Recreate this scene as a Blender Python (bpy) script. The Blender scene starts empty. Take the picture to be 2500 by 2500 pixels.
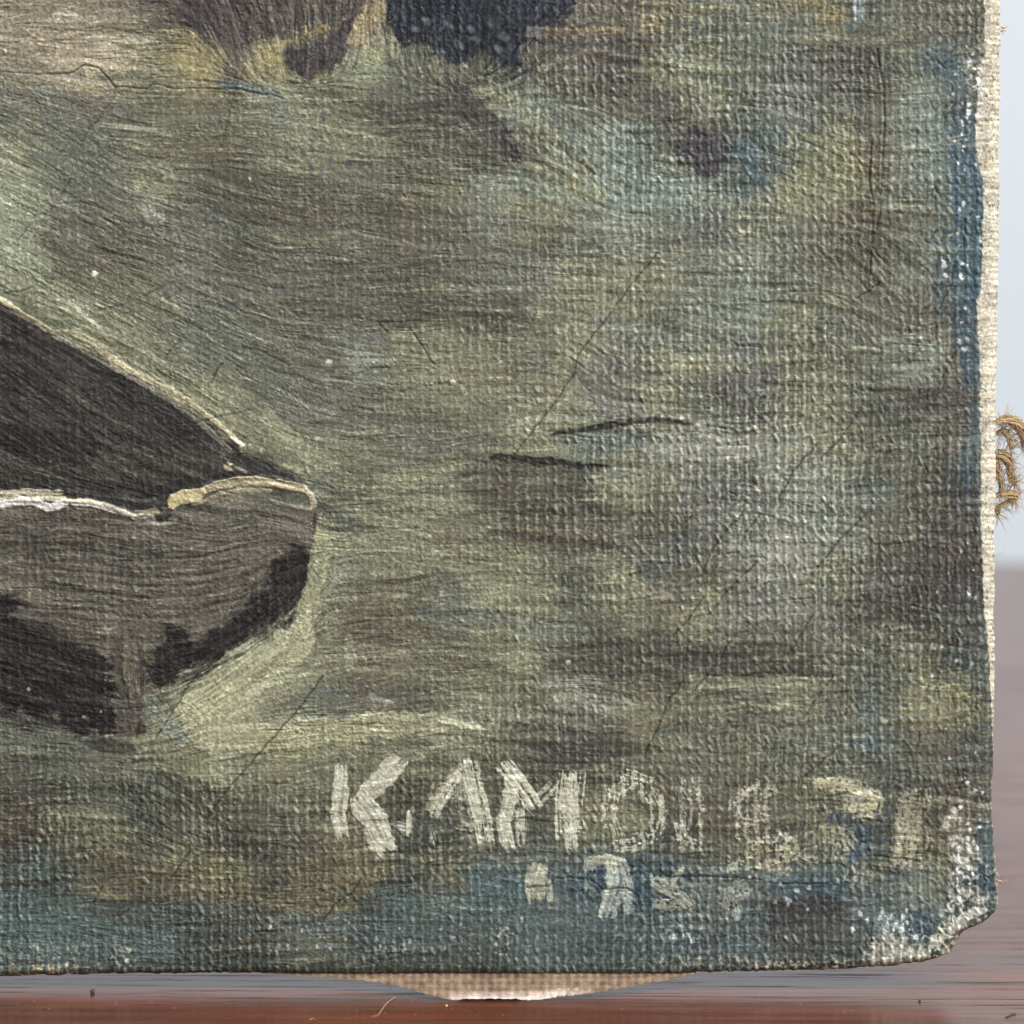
import bpy, bmesh, math, random
import numpy as np
from mathutils import Vector

random.seed(7)
rng = np.random.default_rng(11)
C = bpy.context.scene.collection
sc = bpy.context.scene
sc.unit_settings.system = 'METRIC'
sc.unit_settings.scale_length = 0.01            # one unit is one centimetre
sc.unit_settings.length_unit = 'CENTIMETERS'

# ------------------------------------------------------------------ camera, light, exposure
DIST = 30.0            # camera to canvas
TABLE_Z = -4.665        # table top
CAM_Z = TABLE_Z + 6.5
cam = bpy.data.cameras.new('camera')
cam.sensor_width = 36.0
cam.lens = 36.0 * DIST / 10.0
cam.shift_y = -CAM_Z / 10.0
cam.clip_start = 0.5
cam.clip_end = 2000
cam.dof.use_dof = True
cam.dof.focus_distance = DIST - 0.02
cam.dof.aperture_fstop = 0.30
cam_ob = bpy.data.objects.new('camera', cam)
C.objects.link(cam_ob)
cam_ob.location = (0, -DIST, CAM_Z)
cam_ob.rotation_euler = (math.radians(90), 0, 0)
sc.camera = cam_ob

world = bpy.data.worlds.new('World')
sc.world = world
world.use_nodes = True
bg = world.node_tree.nodes['Background']
bg.inputs[0].default_value = (0.90, 0.95, 1.0, 1)
bg.inputs[1].default_value = 0.34


def area(name, loc, target, size, size_y, power, col):
    l = bpy.data.lights.new(name, 'AREA')
    l.shape = 'RECTANGLE'
    l.size = size
    l.size_y = size_y
    l.energy = power
    l.color = col
    o = bpy.data.objects.new(name, l)
    C.objects.link(o)
    o.location = loc
    d = Vector(target) - Vector(loc)
    o.rotation_euler = d.to_track_quat('-Z', 'Y').to_euler()
    return o


area('window_light', (68, -62, 46), (0, 0, 0), 84, 84, 88000, (1.0, 0.995, 0.98))
area('wall_light', (60, -30, 130), (60, 190, 20), 170, 120, 520000, (1.0, 0.985, 0.975))

sc.view_settings.view_transform = 'Standard'
sc.view_settings.look = 'None'
sc.view_settings.exposure = 0.0
sc.view_settings.gamma = 1.0


# ------------------------------------------------------------------ helpers
def s2l(c):
    c = np.asarray(c, dtype=np.float64) / 255.0
    return np.where(c <= 0.04045, c / 12.92, ((c + 0.055) / 1.055) ** 2.4)


def tag(o, label=None, cat=None, group=None, kind=None):
    if label: o['label'] = label
    if cat: o['category'] = cat
    if group: o['group'] = group
    if kind: o['kind'] = kind
    return o


def link(name, me, mat, parent=None):
    o = bpy.data.objects.new(name, me)
    C.objects.link(o)
    if mat is not None and not me.materials:
        me.materials.append(mat)
    if parent is not None:
        o.parent = parent
    return o


def new_mat(name):
    m = bpy.data.materials.new(name)
    m.use_nodes = True
    return m, m.node_tree.nodes, m.node_tree.links, m.node_tree.nodes['Principled BSDF']


def px(x, y, dy=0.0):
    """photograph pixel + depth behind the canvas plane -> point in the place"""
    k = (DIST + dy) / DIST
    return ((x - 1250) / 250.0 * k, dy, CAM_Z + ((1250 - y) / 250.0 - CAM_Z) * k)


def smooth01(t):
    t = np.clip(t, 0, 1)
    return t * t * (3 - 2 * t)


_tabs = {}


def vn(x, y, seed):
    """smooth value noise, -1..1"""
    if seed not in _tabs:
        _tabs[seed] = np.random.default_rng(1000 + seed).uniform(-1, 1, (256, 256)).astype(np.float32)
    t = _tabs[seed]
    xi = np.floor(x).astype(np.int32); yi = np.floor(y).astype(np.int32)
    fx = (x - xi).astype(np.float32); fy = (y - yi).astype(np.float32)
    fx = fx * fx * (3 - 2 * fx); fy = fy * fy * (3 - 2 * fy)
    x0 = xi & 255; x1 = (xi + 1) & 255; y0 = yi & 255; y1 = (yi + 1) & 255
    a = t[y0, x0] * (1 - fx) + t[y0, x1] * fx
    b = t[y1, x0] * (1 - fx) + t[y1, x1] * fx
    return a * (1 - fy) + b * fy


def fbm(x, y, seed, octv=3):
    s = 0; a = 1.0; n = 0
    for k in range(octv):
        s = s + a * vn(x * 2 ** k + 17.3 * k, y * 2 ** k + 9.1 * k, seed + k)
        n += a; a *= 0.55
    return s / n


# ------------------------------------------------------------------ the canvas sheet: sampling grid (photograph pixels)
STEP = 2.32
fx_ = np.arange(-40, 2462, STEP)
fy_ = np.arange(-40, 2404, STEP)
ext = -40 - np.cumsum(4 * 1.09 ** np.arange(42))[::-1]
gx = np.concatenate([ext, fx_])
gy = np.concatenate([ext, fy_])
X, Y = np.meshgrid(gx, gy)
X = X.astype(np.float32); Y = Y.astype(np.float32)
H, W = X.shape
FAR = smooth01((np.maximum(-X, -Y) - 45) / 60)     # outside the fine zone: fade the fine relief

# colour names of the paint, as looked at under the lamp; T is glare painted in
PAL = {
    'A': (176, 163, 138), 'B': (148, 136, 116), 'C': (163, 150, 110), 'D': (84, 79, 73), 'E': (109, 103, 91),
    'F': (107, 100, 80), 'H': (121, 117, 92), 'I': (139, 137, 107), 'J': (153, 158, 130), 'K': (56, 54, 58),
    'L': (45, 48, 57), 'M': (109, 113, 100), 'N': (132, 142, 131), 'O': (94, 108, 106), 'P': (66, 88, 98),
    'Q': (117, 115, 112), 'R': (88, 84, 67), 'S': (82, 88, 82), 'T': (146, 147, 138), 'U': (88, 77, 67),
    'V': (172, 174, 142), 'W': (222, 208, 176)}
CMAP = """
BBBEUD DDBLLL LEEEMM MHMEEE
BAAICE CKJMEL EEDIIM MDDMOE
MQEHHH NIFDDI NMEDIM QMENEO
IMMHFF HIIFED FNNMDO OIFNOP
JMQIFR FFEFHN IINNNO IIHMOP
JEFMQS FFEFFQ HMNMQI MFUMOP
JFFHQE QEEUEM QIIIMN MFFMOP
HJIHMM FEQUIE FIIMNN IMEEEP
KHIIMM MENIII MIQIIQ HHMNEP
DDDHII MQEHHH IIQIMQ IIMDDO
KKDDDH IIHQME INNTTT TIFMEO
DDDDKB DMHIIU DDIHQQ TTOEDO
EEEEEE EMIIHH FFEFQT TNEEDS
EBEEEE KJHHII IMIMFQ TIQDDD
KEEEEK KIFFMI IMHHIQ QQDDSS
DDFDDV VIFHHH IDDDDU DHMHSS
KKEFVV IMEEHI HTIHHM IHOIIS
MMEIIV IJIHIH UDDHMH MMOESS
DSMSRH HHHRRR RRHFEE HHMSES
UHHSHD EHHSSR SHISFF EIPRBS
OSFFHH SFHSHO OOPPMM MORIMP
OOSSSF FHSOOO OOOOMO DDOOOS
OOOSSS SSSSSS OOSOSO SSSPSS
OOOSSS SSSSSS OOSOSO SSSPSS
"""
rows = [r.replace(' ', '') for r in CMAP.strip().splitlines()]
cm = np.array([[s2l(np.array(PAL[ch]) * 0.92 + np.array((110, 109, 95)) * 0.08) for ch in r] for r in rows])          # 24 x 24 x 3
cm = cm * ((cm @ np.array([0.3, 0.59, 0.11])) / 0.155)[..., None] ** 0.16
CELL = 2500 / 24.0


def cmap(x, y):
    u = np.clip(x / CELL - 0.5, 0, 22.999); v = np.clip(y / CELL - 0.5, 0, 22.999)
    i = u.astype(int); j = v.astype(int)
    fu = smooth01((u - i - 0.5) * 1.05 + 0.5)[..., None]; fv = smooth01((v - j - 0.5) * 1.05 + 0.5)[..., None]
    return ((cm[j, i] * (1 - fu) + cm[j, i + 1] * fu) * (1 - fv) + (cm[j + 1, i] * (1 - fu) + cm[j + 1, i + 1] * fu) * fv)


# brush direction: degrees, clockwise from level (y runs down)
DIRS = [(60, 450, 200, 33), (160, 700, 220, 30), (400, 900, 230, 33), (620, 1050, 140, 34), (100, 950, 200, 40),
        (330, 1050, 170, 30), (620, 40, 130, 75), (800, 60, 110, 95), (1080, 60, 130, 92), (1300, 70, 90, 118),
        (1420, 380, 110, 42), (560, 560, 110, 28), (300, 1350, 200, 4), (120, 1290, 80, -12), (600, 1360, 110, -18),
        (785, 1390, 50, 100), (730, 1500, 60, 118), (560, 1640, 110, -38), (480, 1740, 80, -28), (850, 1790, 200, -8),
        (90, 1660, 130, 20), (320, 1660, 45, 90), (640, 1480, 90, -55), 
        (1440, 900, 60, 52), (1960, 390, 90, 34), (2150, 670, 80, 55), (850, 400, 120, 5), (900, 1180, 160, 4), (1050, 700, 250, 2), (420, 1990, 80, 40), (1900, 2050, 80, -20),
        (2350, 2200, 80, 60), (720, 1270, 70, 25)]
cx = np.ones_like(X) * 0.35; sx = np.zeros_like(X)
wob = fbm(X / 260, Y / 160, 3, 2) * 0.20
cx = 0.35 * np.cos(2 * wob); sx = 0.35 * np.sin(2 * wob)
for (ax, ay, r, dg) in DIRS:
    w = 1.3 * np.exp(-(((X - ax) ** 2 + (Y - ay) ** 2) / (r * r)))
    a = math.radians(dg)
    cx = cx + w * math.cos(2 * a); sx = sx + w * math.sin(2 * a)
TH = 0.5 * np.arctan2(sx, cx)
TH = TH + 0.20 * vn(X / 34, Y / 22, 8)
DX = np.cos(TH); DY = np.sin(TH)


def blur(a, n):
    for _ in range(n):
        a = (a + np.roll(a, 1, 0) + np.roll(a, -1, 0)) / 3
        a = (a + np.roll(a, 1, 1) + np.roll(a, -1, 1)) / 3
    return a


def lic(noise, n, stp=1.0):
    acc = noise.copy()
    jj, ii = np.mgrid[0:H, 0:W].astype(np.float32)
    for sgn in (1, -1):
        pi_, pj = ii.copy(), jj.copy()
        for k in range(n):
            qi = np.clip((pi_ + 0.5).astype(np.int32), 0, W - 1); qj = np.clip((pj + 0.5).astype(np.int32), 0, H - 1)
            pi_ += sgn * stp * DX[qj, qi]; pj += sgn * stp * DY[qj, qi]
            qi = np.clip((pi_ + 0.5).astype(np.int32), 0, W - 1); qj = np.clip((pj + 0.5).astype(np.int32), 0, H - 1)
            acc += noise[qj, qi]
    acc -= acc.mean()
    return (acc / acc.std()).astype(np.float32)


wn = rng.standard_normal((H, W)).astype(np.float32)
BR1 = lic(wn, 11)                                  # fine bristle marks
BR2 = lic(blur(rng.standard_normal((H, W)).astype(np.float32), 2), 9, 1.2)   # bristle clumps
BR3 = lic(blur(rng.standard_normal((H, W)).astype(np.float32), 8), 24, 2.0)  # broad bands of one stroke
GR = blur(rng.standard_normal((H, W)).astype(np.float32), 1); GR /= GR.std()

w1_ = X + 5 * vn(X / 16, Y / 16, 201); w2_ = Y + 5 * vn(X / 16, Y / 16, 202)
CURL = np.maximum(1 - np.abs(vn((w1_ * DX + w2_ * DY) / 17, (w2_ * DX - w1_ * DY) / 8, 203)) * 4.0, 0) * smooth01(fbm(X / 90, Y / 70, 204, 2) * 2 + 0.75)

# ---- linen weave
jx = X + 3.6 * vn(X / 60, Y / 45, 21) + 2.0 * vn(X / 21.6, Y / 90, 22)
jy = Y + 3.8 * vn(X / 50, Y / 70, 23) + 2.2 * vn(X / 100, Y / 24, 24)
U = jx / 23.4; V = jy / 24.4
def cells(u, v, wu, wv, sd, jit=0.09, lo=0.72, hi=0.34):
    i_ = np.round(u).astype(np.int64); j_ = np.round(v).astype(np.int64)
    rt = np.random.default_rng(sd).uniform(-1, 1, (5, 512, 512)).astype(np.float32)
    a_ = rt[:, j_ & 511, i_ & 511]
    du = u - i_ + jit * a_[0]; dv = v - j_ + jit * a_[1]
    du = du + 0.45 * a_[4] * dv                                # each float of thread lies a little askew
    du = du / (wu * (1 + 0.25 * a_[2])); dv = dv / (wv * (1 + 0.3 * a_[0]))
    return np.exp(-(du * du + dv * dv) ** 1.5) * np.clip(lo + hi * (0.5 + 0.75 * a_[3]), 0.08, 1.5)
thick = 1 + 0.30 * vn(np.floor(U) * 3.1, V * 0.35, 31)
WV = np.maximum(thick * cells(U, V, 0.22, 0.47, 401), 0.26 * thick * cells(U + 0.5, V + 0.5, 0.20, 0.42, 402))
WV = np.maximum(WV, np.maximum(0.22 * cells(U + 0.5, V, 0.30, 0.30, 403), 0.50 * thick * cells(U, V + 0.5, 0.20, 0.24, 404)))
WV = WV - WV.mean()
# how strongly the weave prints through the paint
wstr = 0.50 + 0.65 * smooth01((X - 780) / 800) + 0.35 * smooth01((Y - 1850) / 200) - 0.1 * smooth01((1500 - Y) / 400) * smooth01((900 - X) / 300)
wstr = wstr + 0.45 * smooth01((Y - 1830) / 120) * smooth01((1400 - X) / 500)
wstr = wstr * (1 + 0.75 * fbm(X / 130, Y / 80, 41, 3))
for (ax, ay, r, k) in [(1850, 1250, 330, 0.75), (1600, 300, 300, 0.25), (250, 1300, 330, 0.22), (550, 1700, 170, -0.35),
                       (950, 1500, 200, -0.30), (700, 900, 250, -0.2), (150, 300, 260, -0.3), (2370, 700, 70, -0.15)]:
    wstr = wstr + k * np.exp(-((X - ax) ** 2 + (Y - ay) ** 2) / (r * r))
wstr = np.clip(wstr, 0.15, 1.8)

# ---- ground colour field
wx = 9 * BR3 * DY - 20 * BR1 * DY + 22 * BR2 * DX + 46 * fbm(X / 60, Y / 40, 51, 3)
wy = -9 * BR3 * DX + 24 * BR1 * DX + 6 * BR2 * DX + 40 * fbm(X / 70, Y / 34, 55, 3)
COL = cmap(X + wx, Y + wy).astype(np.float32)
HT = np.zeros_like(X)
ID = np.zeros((H, W), dtype=np.int16)
COVER = np.zeros_like(X)


def mixc(m, c):
    global COL
    m = m[..., None]
    COL = COL * (1 - m) + np.asarray(c, np.float32) * m


# broken colour: strokes of neighbouring tones over one another
def veil(mask, c, a):
    mixc(np.clip(mask, 0, 1) * a, s2l(c))


n1 = fbm(X / 85, Y / 26, 61, 3) + 0.35 * BR2 + 0.25 * BR3
n2 = fbm(X / 70, Y / 30, 65, 3) + 0.35 * BR2 - 0.25 * BR3
n3 = fbm(X / 60, Y / 34, 69, 3) + 0.30 * BR1 + 0.2 * BR2
veil((n1 - 0.55) * 1.6, (170, 168, 132), 0.30)
veil((n2 - 0.50) * 1.6, (70, 64, 58), 0.42)
veil((n3 - 0.65) * 1.8, (96, 118, 116), 0.28)
veil((-n3 - 0.70) * 1.8, (118, 96, 66), 0.34)
veil((-n1 - 0.75) * 1.8, (92, 90, 98), 0.26)


def box(x0, y0, x1, y1, pad):
    i0 = np.searchsorted(gx, x0 - pad); i1 = np.searchsorted(gx, x1 + pad)
    j0 = np.searchsorted(gy, y0 - pad); j1 = np.searchsorted(gy, y1 + pad)
    return slice(max(j0, 0), min(j1 + 1, H)), slice(max(i0, 0), min(i1 + 1, W))


def apply(sl, m, c, h, pid=None, thr=0.5, c2=None, tex=None):
    m3 = m[..., None]
    cc = np.asarray(s2l(c), np.float32)
    if c2 is not None:
        t = smooth01(tex)[..., None]
        cc = cc * (1 - t) + np.asarray(s2l(c2), np.float32) * t
    COL[sl] = COL[sl] * (1 - m3) + cc * m3
    HT[sl] = HT[sl] + h * m
    if pid is not None:
        sub = ID[sl]; sub[m > thr] = pid; ID[sl] = sub


_seed = [300]


def stroke(pts, width, c, a=1.0, h=0.6, rough=0.35, dry=0.0, soft=3.0, c2=None, pid=None, thr=0.5, streak=0.45, bw=5.0, taper=0.25, tb=0.5):
    """one pull of the brush along pts (pixels): bristle streaks run along it, dry paint catches on the weave"""
    _seed[0] += 3
    sd = _seed[0]
    p = np.array(pts, float)
    sl = box(p[:, 0].min(), p[:, 1].min(), p[:, 0].max(), p[:, 1].max(), width * 0.7 + 10)
    x = X[sl]; y = Y[sl]
    if x.size == 0: return
    best = np.full(x.shape, 1e9, np.float32); T = np.zeros_like(x); S = np.zeros_like(x)
    L = 0
    seg = np.hypot(*(p[1:] - p[:-1]).T)
    tot = seg.sum()
    for k in range(len(p) - 1):
        d = p[k + 1] - p[k]; l = max(seg[k], 1e-6); d = d / l
        rx = x - p[k, 0]; ry = y - p[k, 1]
        t = np.clip(rx * d[0] + ry * d[1], 0, l)
        ex = rx - t * d[0]; ey = ry - t * d[1]
        dist = np.hypot(ex, ey)
        sgn = np.sign(rx * -d[1] + ry * d[0])
        q = dist < best
        best = np.where(q, dist, best)
        tt = rx * d[0] + ry * d[1]
        T = np.where(q, L + tt, T); S = np.where(q, dist * sgn, S)
        L += l
    tn = np.clip(T / tot, 0, 1)
    wloc = width / 2 * (1 - taper * (2 * np.abs(tn - 0.45)) ** 3)
    st = vn(S / bw + sd, T / 90 + 3, sd % 200) * 0.65 + vn(S / (bw * 2.3), T / 140 + sd, (sd + 1) % 200) * 0.5
    edge = wloc * (1 + rough * vn(T / 14, np.sign(S) * 5 + 0.5, (sd + 2) % 200)) + 2.5 * st - best
    m = smooth01(edge / soft + 0.5)
    endf = smooth01((tot - T + 12 * st * 1.2) / 8 + 0.5) * smooth01((T + 12 * st) / 8 + 0.5)
    m = m * endf
    if dry > 0:
        cov = 0.9 * WV[sl] * np.minimum(wstr[sl], 1.2) + 0.50 * st + 0.12 * GR[sl] + 0.4 - dry
        m = m * smooth01(cov * 2.6 + 0.5)
    m = m * a * (1 - streak * 0.5 + streak * 0.5 * st)
    m = np.clip(m, 0, 1)
    apply(sl, m, c, h, pid, thr, c2, tb - 0.8 * st)
    HT[sl] = HT[sl] + 0.40 * st * m * min(h, 1.5)


def poly(pts, c, a=1.0, h=0.3, soft=6, rough=10, c2=None, pid=None, fine=4, bleed=6):
    p = np.array(pts, float)
    _seed[0] += 3; sd = _seed[0]
    sl = box(p[:, 0].min(), p[:, 1].min(), p[:, 0].max(), p[:, 1].max(), 30)
    x = X[sl] + rough * vn(X[sl] / 28, Y[sl] / 28, sd % 200) + fine * BR1[sl] * 0.5 + bleed * BR2[sl] * DX[sl] * 0.5
    y = Y[sl] + rough * vn(X[sl] / 28, Y[sl] / 28, (sd + 1) % 200) + fine * GR[sl] * 0.3 + bleed * BR2[sl] * DY[sl] * 0.5
    inside = np.zeros(x.shape, bool); best = np.full(x.shape, 1e9, np.float32)
    n = len(p)
    for k in range(n):
        x0, y0 = p[k]; x1, y1 = p[(k + 1) % n]
        dx, dy = x1 - x0, y1 - y0
        l2 = dx * dx + dy * dy + 1e-9
        t = np.clip(((x - x0) * dx + (y - y0) * dy) / l2, 0, 1)
        best = np.minimum(best, np.hypot(x - x0 - t * dx, y - y0 - t * dy))
        if y1 != y0:
            c_ = ((y0 > y) != (y1 > y)) & (x < (x1 - x0) * (y - y0) / (y1 - y0) + x0)
            inside ^= c_
    s = np.where(inside, best, -best)
    m = smooth01(s / soft + 0.5) * a
    apply(sl, m, c, h, pid, 0.5 * a, c2, 0.5 + 0.35 * BR2[sl] + 0.2 * BR1[sl])
    return


def dab(x, y, rx, ry, ang, c, a=0.8, h=0.2, pid=None):
    sl = box(x - rx, y - rx if ry < rx else y - ry, x + rx, y + max(rx, ry), max(rx, ry) + 10)
    a_ = math.radians(ang)
    dx = X[sl] - x; dy = Y[sl] - y
    u = (dx * math.cos(a_) + dy * math.sin(a_)) / rx; v = (-dx * math.sin(a_) + dy * math.cos(a_)) / ry
    r = np.sqrt(u * u + v * v) + 0.16 * BR2[sl] + 0.10 * BR1[sl] + 0.22 * vn(dx / 17, dy / 13, int(x + y) % 200)
    m = smooth01((1.0 - r) * 1.8 + 0.4) * a
    apply(sl, m, c, h, pid, 0.4)


# the ground of the sea is laid in with many small loaded strokes of neighbouring tones
r0 = np.random.default_rng(21)
for k in range(1500):
    ax = r0.uniform(-40, 2420); ay = r0.uniform(-40, 2380)
    i = min(int((ax + 40) / STEP) + len(ext), W - 1); j = min(int((ay + 40) / STEP) + len(ext), H - 1)
    qx = ax + r0.normal() * 75; qy = ay + r0.normal() * 55
    cc = cmap(np.array([qx]), np.array([qy]))[0] * r0.uniform(0.60, 1.45)
    if ay > 2200: cc = cc * 0.5 + 0.5 * COL[j, i]
    cs = 255 * (1.055 * np.clip(cc, 0.004, 1) ** (1 / 2.4) - 0.055)
    L_ = r0.uniform(16, 70); w_ = r0.uniform(7, 30); dx_, dy_ = DX[j, i], DY[j, i]
    if X[j, i] > 1500: L_ *= 0.75
    stroke([(ax - dx_ * L_, ay - dy_ * L_), (ax, ay + r0.uniform(-5, 5)), (ax + dx_ * L_, ay + dy_ * L_)], w_, tuple(cs), r0.uniform(0.35, 0.8), 0.75, rough=0.5,
           dry=r0.choice([0.0, 0.15, 0.3]), bw=3.4, streak=0.9, soft=2.5, taper=0.6)

# ---------------- the picture's own motifs (ids become parts)
BOAT, ROCK_A, ROCK_B, SAGE, GUN, RIM, SEA2 = 1, 2, 3, 4, 5, 6, 7
# dark rocks hanging into the top of the picture
poly([(330, -60), (360, 0), (425, 30), (455, 62), (520, 70), (535, 112), (600, 120), (640, 104), (700, 92), (760, 60), (800, 70), (850, 70),
      (905, 20), (935, -60)], (70, 64, 64), 0.94, 0.5, 14, 18, (100, 90, 82), ROCK_A, 8, 10)
stroke([(470, -20), (500, 50), (520, 90)], 80, (60, 56, 62), 0.75, 0.3, dry=0.25)
stroke([(560, -20), (580, 90)], 80, (62, 57, 60), 0.6, 0.3, dry=0.25)
poly([(682, 128), (730, 108), (800, 92), (840, 50), (880, 40), (862, 100), (838, 142), (800, 178), (750, 188), (706, 160)], (56, 51, 55), 0.92, 0.5, 9, 12, (78, 72, 74), ROCK_A)
stroke([(690, 92), (760, 78), (800, 64)], 34, (160, 140, 96), 0.7, 0.4, dry=0.2)
stroke([(640, 130), (690, 132)], 60, (172, 160, 110), 0.75, 0.4, dry=0.1)
stroke([(935, -20), (910, 40), (865, 110)], 58, (170, 152, 112), 0.85, 0.5, dry=0.12)
stroke([(925, 90), (940, 150)], 80, (160, 158, 120), 0.7, 0.5, dry=0.12)
poly([(944, -60), (945, 30), (958, 70), (985, 100), (1030, 104), (1060, 118), (1085, 150), (1130, 158), (1150, 140), (1190, 118), (1240, 160), (1275, 170),
      (1280, 120), (1300, 88), (1350, 62), (1400, 24), (1440, -60)], (36, 38, 46), 0.98, 0.6, 7, 14, (54, 56, 64), ROCK_B, 8)
for q in [(1012, 70), (1040, 52), (1095, 60), (1150, 72), (1160, 96), (1200, 60), (1230, 90), (1120, 110), (1075, 128), (1215, 120)]:
    dab(q[0], q[1], 13, 8, 40, (118, 110, 104), 0.55, 0.2)
stroke([(1290, 78), (1400, 84), (1520, 74)], 30, (160, 138, 98), 0.6, 0.4, dry=0.25)
stroke([(1560, 20), (1680, 30), (1800, 14)], 44, (156, 140, 100), 0.45, 0.4, dry=0.25)
stroke([(1560, 60), (1620, 52)], 50, (160, 146, 104), 0.55, 0.4, dry=0.25)
stroke([(1290, 100), (1440, 104), (1560, 98)], 16, (62, 56, 60), 0.75, 0.1)
stroke([(1560, 100), (1600, 150), (1625, 168)], 18, (70, 62, 60), 0.6, 0.1)
stroke([(1840, 20), (1960, 12), (2060, 40)], 50, (150, 134, 96), 0.5, 0.3, dry=0.25)
stroke([(2094, -20), (2096, 46)], 24, (180, 192, 200), 0.75, 0.5, dry=0.1)
stroke([(2060, 60), (2085, 74)], 24, (66, 108, 130), 0.7, 0.2)
stroke([(2000, 40), (2080, 44)], 26, (150, 140, 92), 0.5, 0.3)

# purple brown band running down through the upper middle
stroke([(900, 240), (1000, 270), (1080, 235), (1130, 280), (1200, 340), (1270, 390)], 86, (92, 82, 80), 0.75, 0.2, dry=0.18, c2=(112, 104, 94))
stroke([(940, 150), (1010, 160)], 24, (82, 76, 70), 0.6, 0.2)
stroke([(1330, 90), (1480, 120), (1560, 150)], 60, (92, 84, 82), 0.55, 0.2, dry=0.2)
stroke([(1430, 150), (1500, 200), (1560, 250), (1650, 270), (1690, 230)], 70, (100, 92, 88), 0.5, 0.2, dry=0.22)
stroke([(1620, 300), (1680, 340), (1740, 400), (1780, 330)], 64, (80, 72, 78), 0.8, 0.2, dry=0.2)
stroke([(1690, 400), (1730, 430)], 40, (60, 54, 64), 0.75, 0.1)
stroke([(1640, 140), (1720, 170), (1720, 300)], 60, (136, 142, 126), 0.5, 0.3, dry=0.2)
stroke([(1440, 330), (1570, 340)], 60, (150, 162, 152), 0.45, 0.3, dry=0.2)
stroke([(1790, 340), (1830, 400), (1870, 470)], 44, (74, 100, 112), 0.6, 0.1, dry=0.1)
stroke([(1430, 430), (1560, 470), (1700, 450)], 70, (130, 150, 146), 0.5, 0.2, dry=0.2)
stroke([(1180, 200), (1260, 250), (1330, 330), (1450, 440), (1480, 490)], 46, (158, 154, 120), 0.6, 0.5, dry=0.15)
stroke([(1370, 350), (1410, 392), (1450, 420)], 22, (74, 66, 50), 0.7, 0.1)
stroke([(1250, 430), (1330, 470), (1400, 490)], 50, (128, 148, 140), 0.55, 0.2, dry=0.15)
# dark soft horizontal bands
stroke([(620, 450), (760, 455), (920, 440)], 44, (94, 90, 86), 0.55, 0.1, dry=0.1)
stroke([(560, 520), (700, 500), (860, 520), (1060, 510)], 60, (96, 86, 68), 0.5, 0.2)
stroke([(100, 560), (260, 600), (400, 560), (520, 600)], 100, (96, 90, 82), 0.5, 0.1)
stroke([(860, 700), (1000, 680), (1160, 700)], 70, (84, 78, 70), 0.55, 0.1, c2=(104, 96, 82))
stroke([(700, 740), (860, 770), (1040, 760), (1180, 780)], 70, (94, 86, 74), 0.5, 0.1, c2=(108, 98, 80))
stroke([(1020, 600), (1120, 590), (1260, 610)], 46, (104, 102, 100), 0.5, 0.1)
stroke([(960, 840), (1120, 830), (1290, 850), (1420, 880)], 60, (152, 150, 116), 0.5, 0.4, c2=(128, 124, 96))
stroke([(1100, 900), (1300, 930), (1380, 960)], 60, (118, 108, 78), 0.45, 0.2)
stroke([(1240, 740), (1290, 770), (1315, 762)], 26, (74, 70, 64), 0.75, 0.3)
stroke([(1240, 725), (1300, 742)], 14, (84, 80, 70), 0.6, 0.3)
stroke([(1700, 900), (1800, 905), (1890, 920)], 50, (120, 118, 120), 0.5, 0.1, dry=0.15)
stroke([(1560, 870), (1680, 884), (1850, 900)], 30, (172, 166, 130), 0.45, 0.3, dry=0.15)
stroke([(1450, 770), (1560, 830), (1700, 850)], 60, (128, 130, 136), 0.45, 0.1, dry=0.15)
stroke([(1570, 920), (1700, 930), (1860, 966)], 34, (100, 92, 94), 0.5, 0.1, dry=0.1)
stroke([(1400, 900), (1450, 960), (1520, 1000)], 50, (112, 108, 110), 0.5, 0.2)
stroke([(1500, 1030), (1600, 1026), (1690, 1036)], 14, (70, 62, 54), 0.85, 0.1)
stroke([(1340, 1050), (1480, 1046), (1640, 1052)], 12, (92, 90, 80), 0.6, 0.1)
stroke([(1360, 1072), (1470, 1078), (1570, 1076)], 42, (104, 122, 126), 0.55, 0.1, dry=0.15)
stroke([(1190, 1120), (1300, 1128), (1400, 1140), (1482, 1140)], 14, (52, 46, 44), 0.8, -0.2, rough=0.3)
stroke([(1205, 1150), (1330, 1168), (1470, 1176)], 58, (86, 78, 72), 0.5, 0.1, dry=0.2, c2=(106, 98, 84), taper=0.9)
stroke([(1190, 1205), (1350, 1215)], 34, (100, 90, 74), 0.5, 0.1)
stroke([(1490, 1190), (1530, 1200), (1580, 1230)], 44, (148, 146, 116), 0.45, 0.4)
stroke([(1480, 1125), (1580, 1110)], 40, (120, 104, 70), 0.4, 0.1)
stroke([(1240, 1290), (1380, 1316), (1500, 1334), (1560, 1338)], 34, (82, 72, 62), 0.7, 0.05, c2=(106, 90, 70))
stroke([(1530, 1350), (1620, 1348), (1700, 1340)], 70, (92, 100, 104), 0.55, 0.1, dry=0.1)
stroke([(1560, 1400), (1610, 1412)], 26, (76, 100, 108), 0.6, 0.1)
stroke([(1560, 1306), (1640, 1308), (1760, 1306)], 20, (76, 92, 98), 0.5, 0.1)
stroke([(1480, 1400), (1560, 1440), (1640, 1462)], 34, (158, 154, 124), 0.6, 0.5)
stroke([(1470, 1475), (1570, 1480), (1690, 1470)], 22, (104, 90, 64), 0.55, 0.1)
stroke([(1600, 1420), (1700, 1400), (1790, 1420)], 40, (114, 106, 80), 0.5, 0.1)
stroke([(1250, 1540), (1340, 1540), (1440, 1556)], 60, (126, 140, 124), 0.5, 0.2)
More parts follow.
